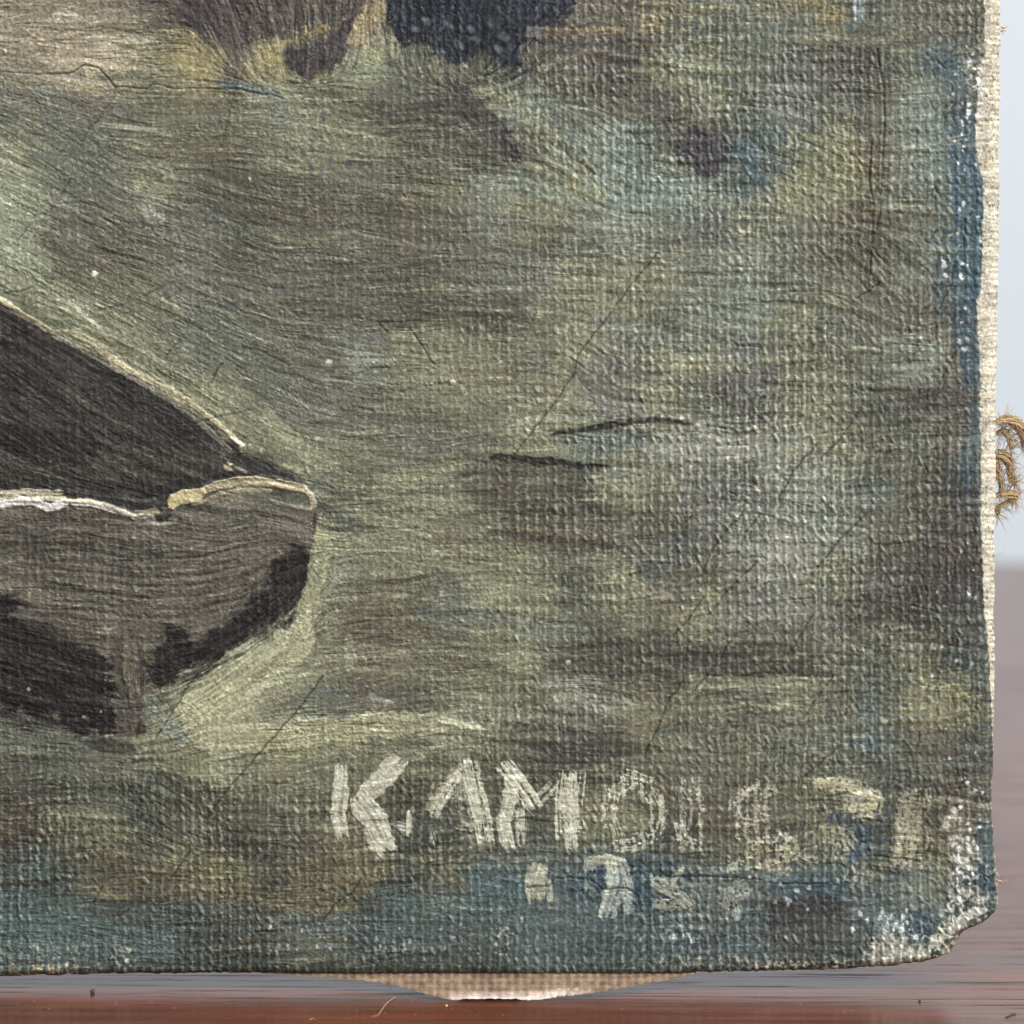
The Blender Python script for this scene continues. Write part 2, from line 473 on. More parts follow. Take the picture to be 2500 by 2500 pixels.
stroke([(1330, 1600), (1450, 1618), (1620, 1610), (1800, 1600), (1880, 1600)], 72, (86, 80, 74), 0.65, 0.1, c2=(104, 98, 90))
stroke([(1740, 1636), (1860, 1640), (2060, 1640)], 26, (72, 60, 56), 0.75, 0.1)
stroke([(1480, 1650), (1580, 1690), (1640, 1700)], 50, (90, 82, 72), 0.6, 0.1)
stroke([(1680, 1664), (1800, 1668), (1900, 1672), (2030, 1668)], 34, (156, 154, 124), 0.6, 0.4)
stroke([(1240, 1590), (1280, 1620)], 70, (156, 156, 124), 0.5, 0.4)
stroke([(1350, 1716), (1400, 1700), (1440, 1712), (1500, 1740)], 40, (168, 170, 148), 0.6, 0.6)
stroke([(1640, 1720), (1740, 1730), (1850, 1720)], 40, (144, 144, 118), 0.4, 0.3)
stroke([(1290, 1806), (1400, 1812), (1520, 1830)], 56, (84, 78, 76), 0.6, 0.1)
stroke([(1600, 1786), (1650, 1784)], 22, (60, 86, 98), 0.6, 0.1)
stroke([(1780, 1760), (1860, 1750), (1960, 1760)], 36, (90, 80, 76), 0.5, 0.1)
# dark patches to the right
stroke([(2080, 500), (2110, 505), (2140, 512)], 26, (66, 56, 48), 0.85, 0.2)
stroke([(2060, 535), (2130, 545)], 30, (84, 72, 58), 0.6, 0.2)
stroke([(1920, 340), (1990, 370), (2060, 430), (2110, 470)], 90, (142, 138, 104), 0.55, 0.4)
stroke([(2080, 120), (2130, 150), (2120, 190)], 60, (84, 76, 72), 0.6, 0.1, dry=0.15)
stroke([(1990, 290), (2100, 296)], 24, (86, 78, 68), 0.5, 0.1)
stroke([(2080, 740), (2150, 745), (2240, 760)], 50, (96, 86, 82), 0.55, 0.1, dry=0.2)
stroke([(2130, 940), (2200, 950), (2280, 960)], 52, (78, 68, 68), 0.65, 0.1, dry=0.2)
stroke([(2200, 1170), (2290, 1190)], 70, (90, 80, 76), 0.5, 0.1, dry=0.2)
stroke([(2270, 1300), (2300, 1400), (2330, 1470)], 110, (80, 74, 74), 0.6, 0.1, dry=0.12)
stroke([(2120, 1400), (2240, 1420)], 60, (96, 90, 88), 0.5, 0.1, dry=0.2)
stroke([(2100, 1540), (2200, 1560), (2260, 1640)], 70, (134, 132, 106), 0.45, 0.2, dry=0.15)
stroke([(2100, 1700), (2130, 1780)], 50, (88, 108, 120), 0.55, 0.1, dry=0.2)
stroke([(2120, 1790), (2130, 1830)], 40, (76, 104, 128), 0.6, 0.1, dry=0.2)
stroke([(2110, 1880), (2200, 1900)], 60, (96, 90, 88), 0.45, 0.1)
stroke([(1950, 1300), (1880, 1420)], 120, (150, 150, 140), 0.3, 0.1, dry=0.3)
# the clear dark accents of the water
for (pts, w_, c_, a_) in [([(1100, 205), (1150, 260), (1215, 325), (1268, 396)], 60, (56, 50, 54), 0.95), ([(1000, 262), (1090, 250), (1140, 280)], 60, (86, 78, 76), 0.6),
                          ([(1660, 330), (1715, 375), (1738, 436)], 92, (50, 45, 52), 0.95), ([(1760, 330), (1800, 350)], 50, (74, 68, 70), 0.7), ([(1650, 250), (1560, 232)], 50, (84, 78, 76), 0.6),
                          ([(560, 655), (760, 640), (980, 660), (1240, 640)], 70, (84, 80, 74), 0.55), ([(700, 745), (900, 750), (1100, 745), (1280, 770)], 60, (76, 70, 62), 0.6),
                          ([(180, 500), (420, 520), (700, 500)], 70, (88, 85, 80), 0.5), ([(900, 545), (1060, 560)], 40, (92, 86, 74), 0.5),
                          ([(1200, 1300), (1360, 1318), (1540, 1340)], 22, (62, 54, 46), 0.75), ([(1440, 1570), (1620, 1590), (1830, 1588)], 44, (70, 66, 62), 0.65),
                          ([(1340, 1625), (1480, 1640), (1640, 1650)], 40, (76, 70, 64), 0.6), ([(1560, 1395), (1660, 1375)], 44, (80, 86, 88), 0.6),
                          ([(2090, 300), (2140, 320)], 50, (80, 76, 72), 0.5), ([(1770, 990), (1850, 1004)], 18, (74, 66, 66), 0.7), ([(1290, 1855), (1500, 1850)], 50, (78, 76, 74), 0.6),
                          ([(2010, 1005), (2080, 1010), (2250, 1000)], 60, (76, 72, 70), 0.55), ([(2150, 750), (2290, 745)], 60, (86, 80, 76), 0.5)]:
    stroke(pts, w_, c_, a_, 0.15, rough=0.5, dry=0.0, c2=tuple(min(255, v + 18) for v in c_), bw=4, streak=0.45, taper=0.6)
stroke([(1192, 1120), (1225, 1112), (1262, 1118), (1300, 1126), (1360, 1130), (1400, 1138), (1484, 1138)], 19, (34, 28, 27), 1.0, -0.3, rough=0.7, streak=0.2, dry=-0.3, bw=3, taper=0.7)
stroke([(1215, 1134), (1330, 1150), (1470, 1158)], 34, (70, 62, 56), 0.55, 0.1, rough=0.6, bw=4, dry=0.1, taper=0.9)
stroke([(1345, 1060), (1430, 1050), (1500, 1038), (1560, 1028), (1640, 1026), (1670, 1036), (1692, 1034)], 14, (40, 34, 31), 1.0, -0.3, rough=0.9, streak=0.25, dry=-0.25, bw=3, taper=0.8)
stroke([(1330, 1052), (1420, 1048), (1500, 1052), (1600, 1056)], 7, (58, 54, 46), 0.75, -0.2)
stroke([(1240, 1100), (1330, 1098), (1420, 1108)], 12, (164, 160, 126), 0.6, 0.5)
# blue selvedge down the right margin
for (pts, w_, a_) in [([(2290, 120), (2280, 180)], 90, 0.5), ([(2340, 350), (2360, 460), (2370, 560), (2360, 700), (2345, 800), (2375, 900), (2380, 960)], 62, 0.85),
                      ([(2390, 420), (2392, 620)], 34, 0.8), ([(2300, 640), (2300, 780)], 50, 0.45), ([(2380, 1000), (2370, 1200)], 46, 0.5),
                      ([(2340, 1100), (2350, 1250)], 60, 0.3), ([(2410, 2000), (2405, 2120)], 46, 0.8), ([(2310, 160), (2350, 330)], 60, 0.35)]:
    stroke(pts, w_ * 1.1, (54, 84, 102), a_, 0.05, dry=0.0, c2=(72, 92, 98), streak=0.6, bw=9)

# the boat: dark inside above the gunwale
poly([(-460, 440), (0, 742), (60, 778), (130, 818), (250, 880), (340, 925), (440, 990), (540, 1060), (590, 1100), (650, 1125), (720, 1165), (765, 1200),
      (700, 1190), (600, 1178), (500, 1180), (430, 1210), (400, 1245), (330, 1246), (240, 1226), (150, 1208), (60, 1212), (-460, 1232)],
     (60, 57, 59), 0.97, 0.35, 8, 8, (80, 75, 72), BOAT, 6, 8)
stroke([(0, 1140), (180, 1130), (330, 1150), (480, 1140), (560, 1130)], 70, (88, 80, 70), 0.6, 0.1)
stroke([(0, 1060), (100, 1090), (240, 1110)], 70, (46, 44, 50), 0.7, 0.1)
stroke([(340, 1110), (450, 1120), (560, 1110)], 36, (98, 92, 70), 0.45, 0.1)
stroke([(100, 900), (240, 1000), (380, 1080)], 50, (94, 82, 74), 0.5, 0.2)
stroke([(0, 820), (160, 930)], 50, (50, 47, 52), 0.6, 0.1)
stroke([(250, 930), (420, 1010), (520, 1085)], 40, (56, 52, 56), 0.6, 0.1)
for k in range(26):
    ax = 10 + 19 * k; ay = 800 + 15.5 * k + 60 * ((k * 7) % 5) / 2
    stroke([(ax, ay), (ax + 50, ay + 34), (ax + 120, ay + 78)], 9, [(98, 92, 86), (36, 34, 38), (110, 102, 94)][k % 3], 0.5, 0.6, dry=0.1, bw=3, streak=0.8) if ay < 1150 - 0 and ay > 760 + 0.72 * ax else None
stroke([(340, 1210), (450, 1185), (560, 1165), (700, 1172)], 30, (52, 48, 50), 0.7, 0.1)
# hull below
poly([(-460, 1262), (60, 1232), (150, 1240), (260, 1250), (360, 1262), (450, 1250), (560, 1240), (680, 1240), (760, 1240), (790, 1270), (775, 1320), (760, 1400),
      (720, 1490), (620, 1550), (520, 1600), (430, 1650), (365, 1680), (370, 1730), (350, 1790), (300, 1810), (200, 1800), (120, 1750), (-60, 1725), (-460, 1600)],
     (104, 95, 84), 0.97, 0.35, 8, 8, (120, 108, 92), BOAT, 5, 6)
stroke([(0, 1300), (60, 1280), (130, 1276), (300, 1290)], 40, (92, 78, 68), 0.6, 0.3)
stroke([(0, 1335), (90, 1318), (200, 1330)], 20, (70, 60, 52), 0.7, 0.1)
for yy, off in [(1372, 0), (1392, 10), (1412, -4), (1440, 6), (1470, 2), (1330, 4), (1346, -3), (1490, 0)]:
    stroke([(60 + off * 4, yy - 6), (220, yy + off * 0.3), (340, yy + 18), (480, yy + 14), (600, yy - 14)], 7, (60, 54, 48), 0.55, -0.7, streak=0.6)
    stroke([(60 + off * 4, yy + 3), (220, yy + 8 + off * 0.3), (340, yy + 26), (480, yy + 21), (600, yy - 6)], 7, (132, 122, 108), 0.35, 0.7, streak=0.8)
stroke([(560, 1370), (640, 1340), (720, 1310)], 60, (110, 88, 76), 0.4, 0.2)
stroke([(0, 1370), (50, 1420), (110, 1470)], 60, (124, 112, 92), 0.5, 0.4)
stroke([(60, 1450), (120, 1470)], 40, (134, 118, 92), 0.5, 0.4)
# dark bow shadow
poly([(700, 1308), (755, 1345), (758, 1400), (735, 1450), (700, 1500), (620, 1552), (560, 1590), (500, 1622), (430, 1652), (362, 1672), (350, 1610), (385, 1580),
      (420, 1520), (470, 1560), (560, 1520), (600, 1470), (645, 1450), (665, 1390), (690, 1350)], (38, 36, 40), 0.95, 0.3, 16, 18, (58, 54, 56), BOAT, 12, 20)
stroke([(430, 1500), (500, 1560)], 40, (104, 94, 84), 0.5, 0.3, dry=0.1)
# dark keel and shadow on the water
poly([(-420, 1420), (-60, 1450), (30, 1470), (60, 1500), (130, 1540), (190, 1570), (232, 1590), (270, 1610), (285, 1700), (290, 1790), (210, 1800), (150, 1760), (90, 1740), (-60, 1717), (-420, 1600)],
     (40, 38, 42), 0.96, 0.3, 14, 18, (60, 56, 58), BOAT, 12, 18)
stroke([(40, 1500), (140, 1540), (230, 1560)], 50, (88, 78, 76), 0.55, 0.2, dry=0.15)
stroke([(0, 1580), (160, 1640), (250, 1660)], 40, (74, 66, 64), 0.5, 0.2)
stroke([(210, 1810), (260, 1820), (330, 1830)], 36, (60, 57, 60), 0.8, 0.2, dry=0.15)
# the little post at the stern
poly([(282, 1540), (300, 1520), (350, 1525), (360, 1600), (350, 1700), (356, 1770), (330, 1795), (285, 1788), (280, 1700), (276, 1600)], (108, 98, 82), 0.9, 0.6, 8, 8, (92, 84, 78), BOAT)
stroke([(318, 1560), (322, 1650), (330, 1690)], 40, (126, 116, 88), 0.7, 0.6, bw=4)
stroke([(300, 1700), (315, 1780)], 46, (100, 90, 84), 0.7, 0.4, bw=4)
stroke([(345, 1540), (372, 1620)], 26, (112, 112, 74), 0.7, 0.2)
stroke([(255, 1500), (280, 1550)], 50, (136, 128, 102), 0.5, 0.8, bw=5)
stroke([(350, 1760), (340, 1800)], 18, (60, 52, 42), 0.8, 0.2)
# teal water beside the post
stroke([(372, 1700), (375, 1770)], 40, (120, 138, 126), 0.7, 0.2)
stroke([(400, 1760), (440, 1800), (460, 1790)], 40, (130, 158, 160), 0.6, 0.3)
stroke([(180, 1800), (230, 1830)], 30, (92, 110, 110), 0.5, 0.1)
stroke([(380, 1850), (460, 1860), (560, 1850)], 60, (146, 146, 104), 0.5, 0.2)

# pale sage wave running round the bow
S1 = (192, 192, 160); S2 = (160, 161, 134)
stroke([(800, 1260), (785, 1330), (772, 1420), (740, 1500)], 50, S2, 0.85, 0.8, c2=(176, 176, 138), pid=SAGE, bw=4)
stroke([(790, 1330), (840, 1330), (900, 1345)], 60, (158, 158, 122), 0.6, 0.5, c2=(140, 138, 106), pid=SAGE)
poly([(742, 1500), (768, 1490), (765, 1560), (740, 1620), (690, 1650), (630, 1680), (640, 1740), (600, 1800), (520, 1850), (470, 1820), (440, 1780), (430, 1720), (450, 1690),
      (500, 1660), (560, 1625), (630, 1580), (700, 1530)][:4] + [(700, 1640), (655, 1668), (622, 1706), (606, 1752), (580, 1800), (520, 1850), (470, 1820), (440, 1780), (430, 1720), (450, 1690), (500, 1660), (560, 1625), (630, 1580), (700, 1530)], S1, 0.93, 0.9, 7, 8, S2, SAGE, 4, 6)
for k in range(7):
    t = k / 6.0
    stroke([(742 - 14 * t, 1520 + 26 * t), (690 - 10 * t, 1585 + 26 * t), (590 + 5 * t, 1650 + 32 * t), (470 + 25 * t, 1720 + 50 * t)], 15, (208, 206, 168) if k % 2 else (140, 140, 106), 0.75, 0.8, streak=0.8, bw=4, pid=SAGE)
stroke([(500, 1800), (640, 1806), (800, 1786), (960, 1768), (1120, 1760)], 62, (172, 172, 134), 0.8, 0.8, c2=(190, 190, 156), pid=SAGE, bw=5)
stroke([(600, 1842), (760, 1822), (900, 1800)], 40, (160, 160, 120), 0.65, 0.6, c2=(140, 140, 104), pid=SAGE)
stroke([(1075, 1757), (1140, 1772), (1180, 1776)], 16, (232, 230, 208), 0.85, 1.0, pid=SAGE)
stroke([(1030, 1782), (1100, 1786)], 10, (214, 210, 184), 0.5, 0.8)
stroke([(1100, 1740), (1240, 1748), (1330, 1740)], 40, (158, 162, 138), 0.5, 0.4)
stroke([(600, 1760), (640, 1720), (700, 1690), (730, 1650)], 40, (152, 146, 116), 0.6, 0.5, dry=0.15, bw=4, streak=0.8, taper=0.8)
stroke([(590, 1800), (660, 1770), (740, 1750)], 36, (166, 166, 134), 0.6, 0.5, dry=0.12, bw=4, streak=0.8, taper=0.8)
stroke([(645, 1690), (700, 1702), (760, 1690)], 34, (116, 98, 74), 0.45, 0.2, dry=0.1, taper=0.8)
stroke([(700, 1716), (780, 1692), (850, 1690)], 24, (84, 100, 106), 0.6, 0.1, dry=0.2)
stroke([(860, 1690), (980, 1700), (1060, 1710)], 60, (96, 86, 76), 0.65, 0.2)
stroke([(900, 1700), (960, 1716)], 12, (180, 182, 186), 0.5, 0.6)
stroke([(960, 1696), (990, 1700)], 18, (66, 84, 104), 0.6, 0.1)
stroke([(800, 1480), (900, 1490), (1060, 1530)], 70, (106, 98, 78), 0.5, 0.1, c2=(122, 112, 88))
stroke([(860, 1600), (900, 1590), (1000, 1600)], 40, (168, 162, 128), 0.4, 0.4, dry=0.1)
stroke([(850, 1550), (855, 1640)], 20, (172, 172, 146), 0.5, 0.5, dry=0.15)
stroke([(1070, 1390), (1110, 1440), (1140, 1455)], 38, (72, 84, 88), 0.6, 0.1, dry=0.1)
stroke([(1020, 1490), (1140, 1500), (1260, 1510)], 50, (96, 114, 118), 0.5, 0.1, dry=0.1)
stroke([(780, 1275), (830, 1285), (920, 1290)], 30, (84, 82, 80), 0.6, 0.2)
stroke([(770, 1230), (830, 1270), (880, 1282)], 24, (62, 60, 62), 0.6, 0.3)
# water above the boat: pale diagonal stroke
stroke([(-40, 600), (60, 690), (160, 760), (260, 850)], 66, (162, 166, 132), 0.75, 0.7, c2=(136, 138, 104), bw=4, pid=SEA2)
stroke([(-40, 520), (40, 600), (120, 670)], 60, (150, 156, 128), 0.6, 0.5, bw=4)
stroke([(-40, 390), (40, 470), (120, 560)], 70, (142, 148, 120), 0.45, 0.4, bw=4)
stroke([(40, 745), (120, 790), (180, 800)], 36, (92, 94, 66), 0.75, 0.05)
stroke([(170, 740), (240, 800), (200, 762)], 14, (196, 206, 178), 0.6, 0.8)
stroke([(300, 840), (420, 930), (560, 1010), (700, 1120), (770, 1160)], 70, (148, 146, 110), 0.6, 0.5, c2=(126, 124, 92), bw=4)
stroke([(640, 1010), (760, 1120), (820, 1140)], 40, (172, 170, 132), 0.55, 0.6, bw=4)
stroke([(800, 1130), (980, 1140), (1160, 1130)], 60, (138, 138, 106), 0.4, 0.4, bw=4)
# top left: worn creamy patches
stroke([(130, 40), (160, 34), (195, 44)], 14, (212, 206, 184), 0.7, 0.7)
stroke([(240, 84), (300, 96), (370, 98)], 22, (200, 194, 168), 0.6, 0.6, dry=0.1)
stroke([(200, 176), (240, 180)], 34, (204, 190, 150), 0.7, 0.6)
stroke([(190, 215), (240, 224)], 24, (190, 168, 126), 0.55, 0.4)
stroke([(240, 305), (380, 318)], 14, (186, 184, 160), 0.55, 0.5, dry=0.1)
stroke([(350, 500), (370, 530), (402, 536)], 34, (186, 186, 170), 0.5, 0.8, dry=0.12)
stroke([(320, 460), (400, 500)], 40, (158, 156, 132), 0.4, 0.5, dry=0.1)
stroke([(430, 120), (500, 150), (540, 180)], 80, (166, 156, 108), 0.5, 0.4)
stroke([(540, 205), (600, 212), (680, 232)], 22, (84, 116, 126), 0.6, 0.2)
stroke([(80, 222), (115, 230)], 18, (78, 102, 110), 0.55, 0.1)
stroke([(290, 270), (295, 285)], 14, (100, 150, 160), 0.5, 0.1)
for q in [(760, 350), (760, 410), (785, 420), (805, 395), (850, 400), (740, 380), (780, 330), (700, 375), (790, 285)]:
    dab(q[0], q[1], 7, 13, 0, (64, 88, 106), 0.6, -0.1)
for q in [(125, 295), (40, 292), (530, 515), (555, 508), (735, 515), (520, 300), (560, 745)]:
    dab(q[0], q[1], 12, 6, 5, (66, 84, 102), 0.5, -0.1)
# bottom left and margin
stroke([(380, 1960), (430, 2010), (500, 2060), (560, 2080)], 50, (100, 96, 90), 0.6, 0.2, bw=4)
stroke([(500, 2050), (580, 2070), (690, 2080)], 50, (72, 64, 62), 0.65, 0.1, dry=0.1)
stroke([(220, 1930), (300, 1925), (370, 1935)], 24, (68, 66, 58), 0.6, 0.1)
stroke([(100, 2000), (200, 2010), (340, 2030)], 60, (140, 138, 96), 0.4, 0.2, dry=0.2)
stroke([(420, 2080), (520, 2100), (600, 2160)], 70, (134, 134, 96), 0.45, 0.2, dry=0.2)
stroke([(0, 2020), (60, 2040)], 60, (86, 76, 66), 0.5, 0.1)
stroke([(300, 2240), (600, 2250), (900, 2300), (1300, 2310), (1700, 2320), (1860, 2310)], 90, (92, 104, 104), 0.5, 0.05)
stroke([(0, 2270), (200, 2280), (420, 2310)], 100, (94, 112, 112), 0.5, 0.05)
stroke([(700, 2250), (1000, 2270), (1300, 2240), (1500, 2250)], 60, (84, 96, 98), 0.5, 0.05)
stroke([(940, 2200), (1100, 2210), (1300, 2200)], 40, (96, 116, 116), 0.5, 0.05)
stroke([(1140, 2150), (1240, 2160), (1280, 2190)], 60, (92, 116, 124), 0.5, 0.05, dry=0.1)
# blue under the date
stroke([(1400, 2150), (1470, 2160), (1560, 2140), (1610, 2190)], 84, (66, 92, 106), 0.75, 0.05, dry=0.12)
stroke([(1520, 2200), (1600, 2210)], 60, (66, 92, 104), 0.6, 0.05, dry=0.1)
stroke([(1880, 2140), (2000, 2160), (2060, 2150)], 50, (62, 90, 104), 0.7, 0.05, dry=0.1)
stroke([(2020, 1990), (2090, 2010), (2110, 2060), (2080, 2110)], 44, (58, 90, 116), 0.75, 0.05)
stroke([(1880, 2170), (1980, 2180), (2060, 2180)], 36, (66, 94, 112), 0.7, 0.05)
stroke([(2160, 2140), (2280, 2140)], 30, (60, 88, 102), 0.55, 0.05, dry=0.1)
stroke([(1880, 2230), (1980, 2210), (2070, 2230)], 70, (68, 60, 58), 0.8, 0.3, rough=0.4)
stroke([(1880, 2290), (1990, 2270), (2060, 2280)], 80, (86, 82, 82), 0.6, 0.2)
stroke([(2230, 2240), (2260, 2300)], 56, (52, 78, 98), 0.85, 0.0)
stroke([(2160, 2200), (2270, 2210)], 110, (84, 92, 84), 0.4, 0.1, dry=0.2)

# white highlight ridges of the boat (thick paint)
CRM = (214, 200, 168)
stroke([(-460, 430), (-40, 705), (0, 732), (60, 772), (130, 812), (180, 812), (230, 838), (262, 868), (330, 910), (420, 955), (500, 1010), (560, 1058), (590, 1090)], 14, CRM, 0.95, 1.2, rough=0.5, streak=0.6, c2=(150, 138, 116), pid=RIM, bw=3)
stroke([(130, 818), (200, 850), (270, 890), (330, 925), (420, 975), (500, 1040), (570, 1110)], 15, (166, 156, 134), 0.7, 0.7, rough=0.4, c2=(150, 138, 118), bw=3)
stroke([(270, 896), (380, 950), (470, 1010), (540, 1080)], 14, (146, 134, 116), 0.6, 1.0, c2=(90, 82, 76), bw=3)
stroke([(545, 1040), (570, 1072), (592, 1086)], 12, (224, 216, 194), 0.8, 1.6, pid=RIM)
stroke([(-40, 1208), (0, 1207), (60, 1202), (150, 1204)], 15, (222, 212, 184), 0.95, 1.6, c2=(170, 158, 134), pid=GUN, bw=3)
stroke([(-40, 1222), (60, 1217), (110, 1216), (160, 1218)], 15, (232, 222, 194), 0.95, 1.6, pid=GUN, bw=3)
stroke([(-40, 1213), (50, 1209), (130, 1210)], 4, (98, 88, 70), 0.6, -0.6)
stroke([(-440, 1262), (-40, 1236), (40, 1229), (80, 1226), (110, 1234), (125, 1242), (170, 1224), (215, 1228), (260, 1238), (300, 1252), (330, 1262)], 20, (244, 242, 232), 1.0, 2.6, rough=0.5, streak=0.15, pid=GUN, bw=3)
stroke([(160, 1222), (220, 1222), (260, 1232), (310, 1250)], 10, (214, 200, 164), 0.9, 1.8, pid=GUN)
stroke([(255, 1232), (300, 1252), (330, 1262), (370, 1260)], 10, (170, 160, 138), 0.7, 1.2)
stroke([(330, 1254), (380, 1248), (392, 1256)], 12, (188, 170, 142), 0.85, 1.4, pid=GUN)
stroke([(290, 1218), (360, 1222), (400, 1212)], 8, (130, 122, 104), 0.6, 0.8)
poly([(408, 1222), (418, 1206), (445, 1198), (480, 1194), (500, 1190), (506, 1205), (490, 1222), (470, 1226), (440, 1232), (422, 1246), (410, 1242)], (228, 216, 176), 1.0, 3.0, 3, 3, (206, 192, 148), GUN, 1, 1)
stroke([(490, 1200), (530, 1184), (570, 1176), (620, 1174), (680, 1180), (740, 1192)], 22, (222, 212, 178), 0.92, 1.8, c2=(176, 162, 126), pid=GUN, bw=3)
stroke([(500, 1222), (540, 1206), (600, 1196), (660, 1200)], 8, (178, 168, 140), 0.7, 1.3, pid=GUN, bw=3)
stroke([(470, 1232), (500, 1224)], 10, (214, 202, 160), 0.9, 1.5, pid=GUN)
stroke([(560, 1176), (640, 1160), (690, 1166)], 7, (176, 164, 138), 0.6, 1.0)
stroke([(548, 1128), (556, 1140), (572, 1142)], 20, (206, 190, 152), 0.9, 2.2, rough=0.6, pid=GUN)
stroke([(575, 1142), (600, 1152)], 8, (190, 176, 148), 0.7, 1.2)
stroke([(640, 1180), (720, 1196), (755, 1206)], 8, (206, 190, 160), 0.7, 1.2, pid=GUN)
stroke([(650, 1215), (700, 1232), (760, 1244)], 8, (190, 174, 144), 0.65, 1.2)
stroke([(742, 1195), (758, 1210), (764, 1232), (758, 1246)], 14, (218, 206, 180), 0.85, 1.6, rough=0.5, pid=GUN)
stroke([(690, 1166), (735, 1170)], 10, (186, 178, 160), 0.6, 1.0)
stroke([(360, 1272), (390, 1280), (430, 1276)], 6, (176, 164, 140), 0.6, 1.0)
poly([(374, 1262), (390, 1256), (420, 1256), (410, 1272), (385, 1274)], (40, 42, 46), 0.9, -0.2, 4, 4)
for pts in [[(620, 1110), (680, 1140), (740, 1180)], [(600, 1130), (660, 1150), (720, 1172)], [(640, 1100), (700, 1130)]]:
    stroke(pts, 16, (58, 55, 60), 0.8, 0.4)
stroke([(780, 1250), (782, 1290), (770, 1340)], 8, (150, 140, 116), 0.7, 0.8)
stroke([(770, 1255), (766, 1300)], 7, (54, 46, 44), 0.7, -0.2)

# ---------------- signature, cream dry-brush letters
LC = (212, 211, 190); LC2 = (172, 171, 150)
LET = 20
names = {}


def letter(i, text, strokes):
    names[LET + i] = text
    for st in strokes:
        pts, w_ = st[0], st[1]
        a_ = st[2] if len(st) > 2 else 0.95
        d_ = (st[3] if len(st) > 3 else 0.18) - (0.10 if i < 4 else 0.03)
        stroke(pts, w_, st[4] if len(st) > 4 else LC, a_, 0.8, rough=0.22, dry=d_, c2=st[5] if len(st) > 5 else LC2, pid=LET + i, thr=0.38, bw=3.0 if i < 6 else 5.5, streak=0.5, soft=3, taper=0.15, tb=0.12)


letter(0, 'K', [([(833, 1872), (832, 1930), (824, 1985), (836, 2046)], 36, 1.0, 0.05), ([(974, 1856), (930, 1905), (884, 1955)], 52, 0.95, 0.10),
                ([(872, 1950), (905, 1990), (920, 2020), (944, 2078)], 62, 1.0, 0.08), ([(955, 2045), (905, 2066), (935, 2094)], 18, 0.8, 0.05),
                ([(905, 2075), (940, 2062), (966, 2070)], 16, 0.85, 0.05)])
letter(1, 'period', [([(970, 2015), (990, 2020)], 22, 0.8, 0.15), ([(1001, 1985), (998, 2035)], 15, 0.95, 0.05)])
letter(2, 'A', [([(1143, 1854), (1108, 1900), (1072, 1960), (1058, 1992)], 30, 0.95, 0.12), ([(1110, 1890), (1070, 1930), (1040, 1968)], 34, 0.6, 0.36, (176, 172, 150)),
                ([(1146, 1858), (1160, 1930), (1176, 1990), (1188, 2056)], 46, 0.95, 0.16), ([(1124, 1900), (1132, 1990)], 50, 0.55, 0.34), ([(1120, 2012), (1160, 2016)], 26, 0.6, 0.34),
                ([(1056, 2030), (1062, 2060)], 14, 0.7, 0.3)])
letter(3, 'M', [([(1252, 1880), (1246, 1950), (1228, 2010), (1242, 2070)], 38, 1.0, 0.05), ([(1230, 1866), (1262, 1906), (1308, 1972)], 44, 0.95, 0.15),
                ([(1270, 1980), (1272, 2060)], 24, 0.75, 0.25), ([(1320, 1950), (1352, 1915)], 30, 0.7, 0.3),
                ([(1396, 1890), (1388, 1960), (1394, 2066)], 70, 0.88, 0.28)])
letter(4, 'O', [([(1545, 1905), (1496, 1935), (1486, 1990), (1504, 2040)], 42, 0.8, 0.42), ([(1530, 1900), (1580, 1920), (1612, 1970), (1608, 2010)], 46, 0.75, 0.46),
                ([(1608, 2010), (1590, 2040), (1540, 2060), (1500, 2062)], 44, 0.85, 0.34)])
letter(5, 'I', [([(1680, 1905), (1684, 1970), (1684, 2030), (1680, 2068)], 68, 0.62, 0.52), ([(1655, 2010), (1665, 2050), (1700, 2062)], 26, 0.8, 0.15)])
letter(6, 'C', [([(1900, 1930), (1836, 1926), (1796, 1962), (1812, 2000), (1870, 2006)], 42, 0.78, 0.38), ([(1890, 1950), (1850, 1965), (1860, 1995)], 34, 0.6, 0.3),
                ([(1790, 2020), (1820, 2040), (1880, 2040), (1930, 2060)], 38, 0.78, 0.36),
                ([(1950, 2075), (1860, 2080), (1780, 2122)], 54, 0.72, 0.32, (184, 180, 150))])
letter(7, 'hooked letter', [([(1990, 1920), (2050, 1912), (2110, 1926), (2144, 1950), (2136, 1976), (2080, 1984)], 36, 0.9, 0.12, (204, 198, 164)),
                            ([(2060, 1955), (2120, 1955)], 36, 0.6, 0.25), ([(2000, 2036), (2060, 2040), (2080, 2070)], 56, 0.65, 0.3, (176, 172, 148)),
                            ([(1960, 2085), (2030, 2080), (2060, 2110)], 50, 0.6, 0.32, (170, 166, 140))])
letter(8, 'smudged last letter', [([(2240, 1935), (2222, 1990), (2226, 2050), (2214, 2100)], 82, 0.66, 0.34, (168, 164, 142), (136, 134, 116)),
                                  ([(2210, 2030), (2200, 2112)], 50, 0.7, 0.2, (184, 178, 152))])
DT = 40
names[DT] = '1'; names[DT + 1] = '9'; names[DT + 2] = 'smudged numeral'; names[DT + 3] = 'worn numeral'
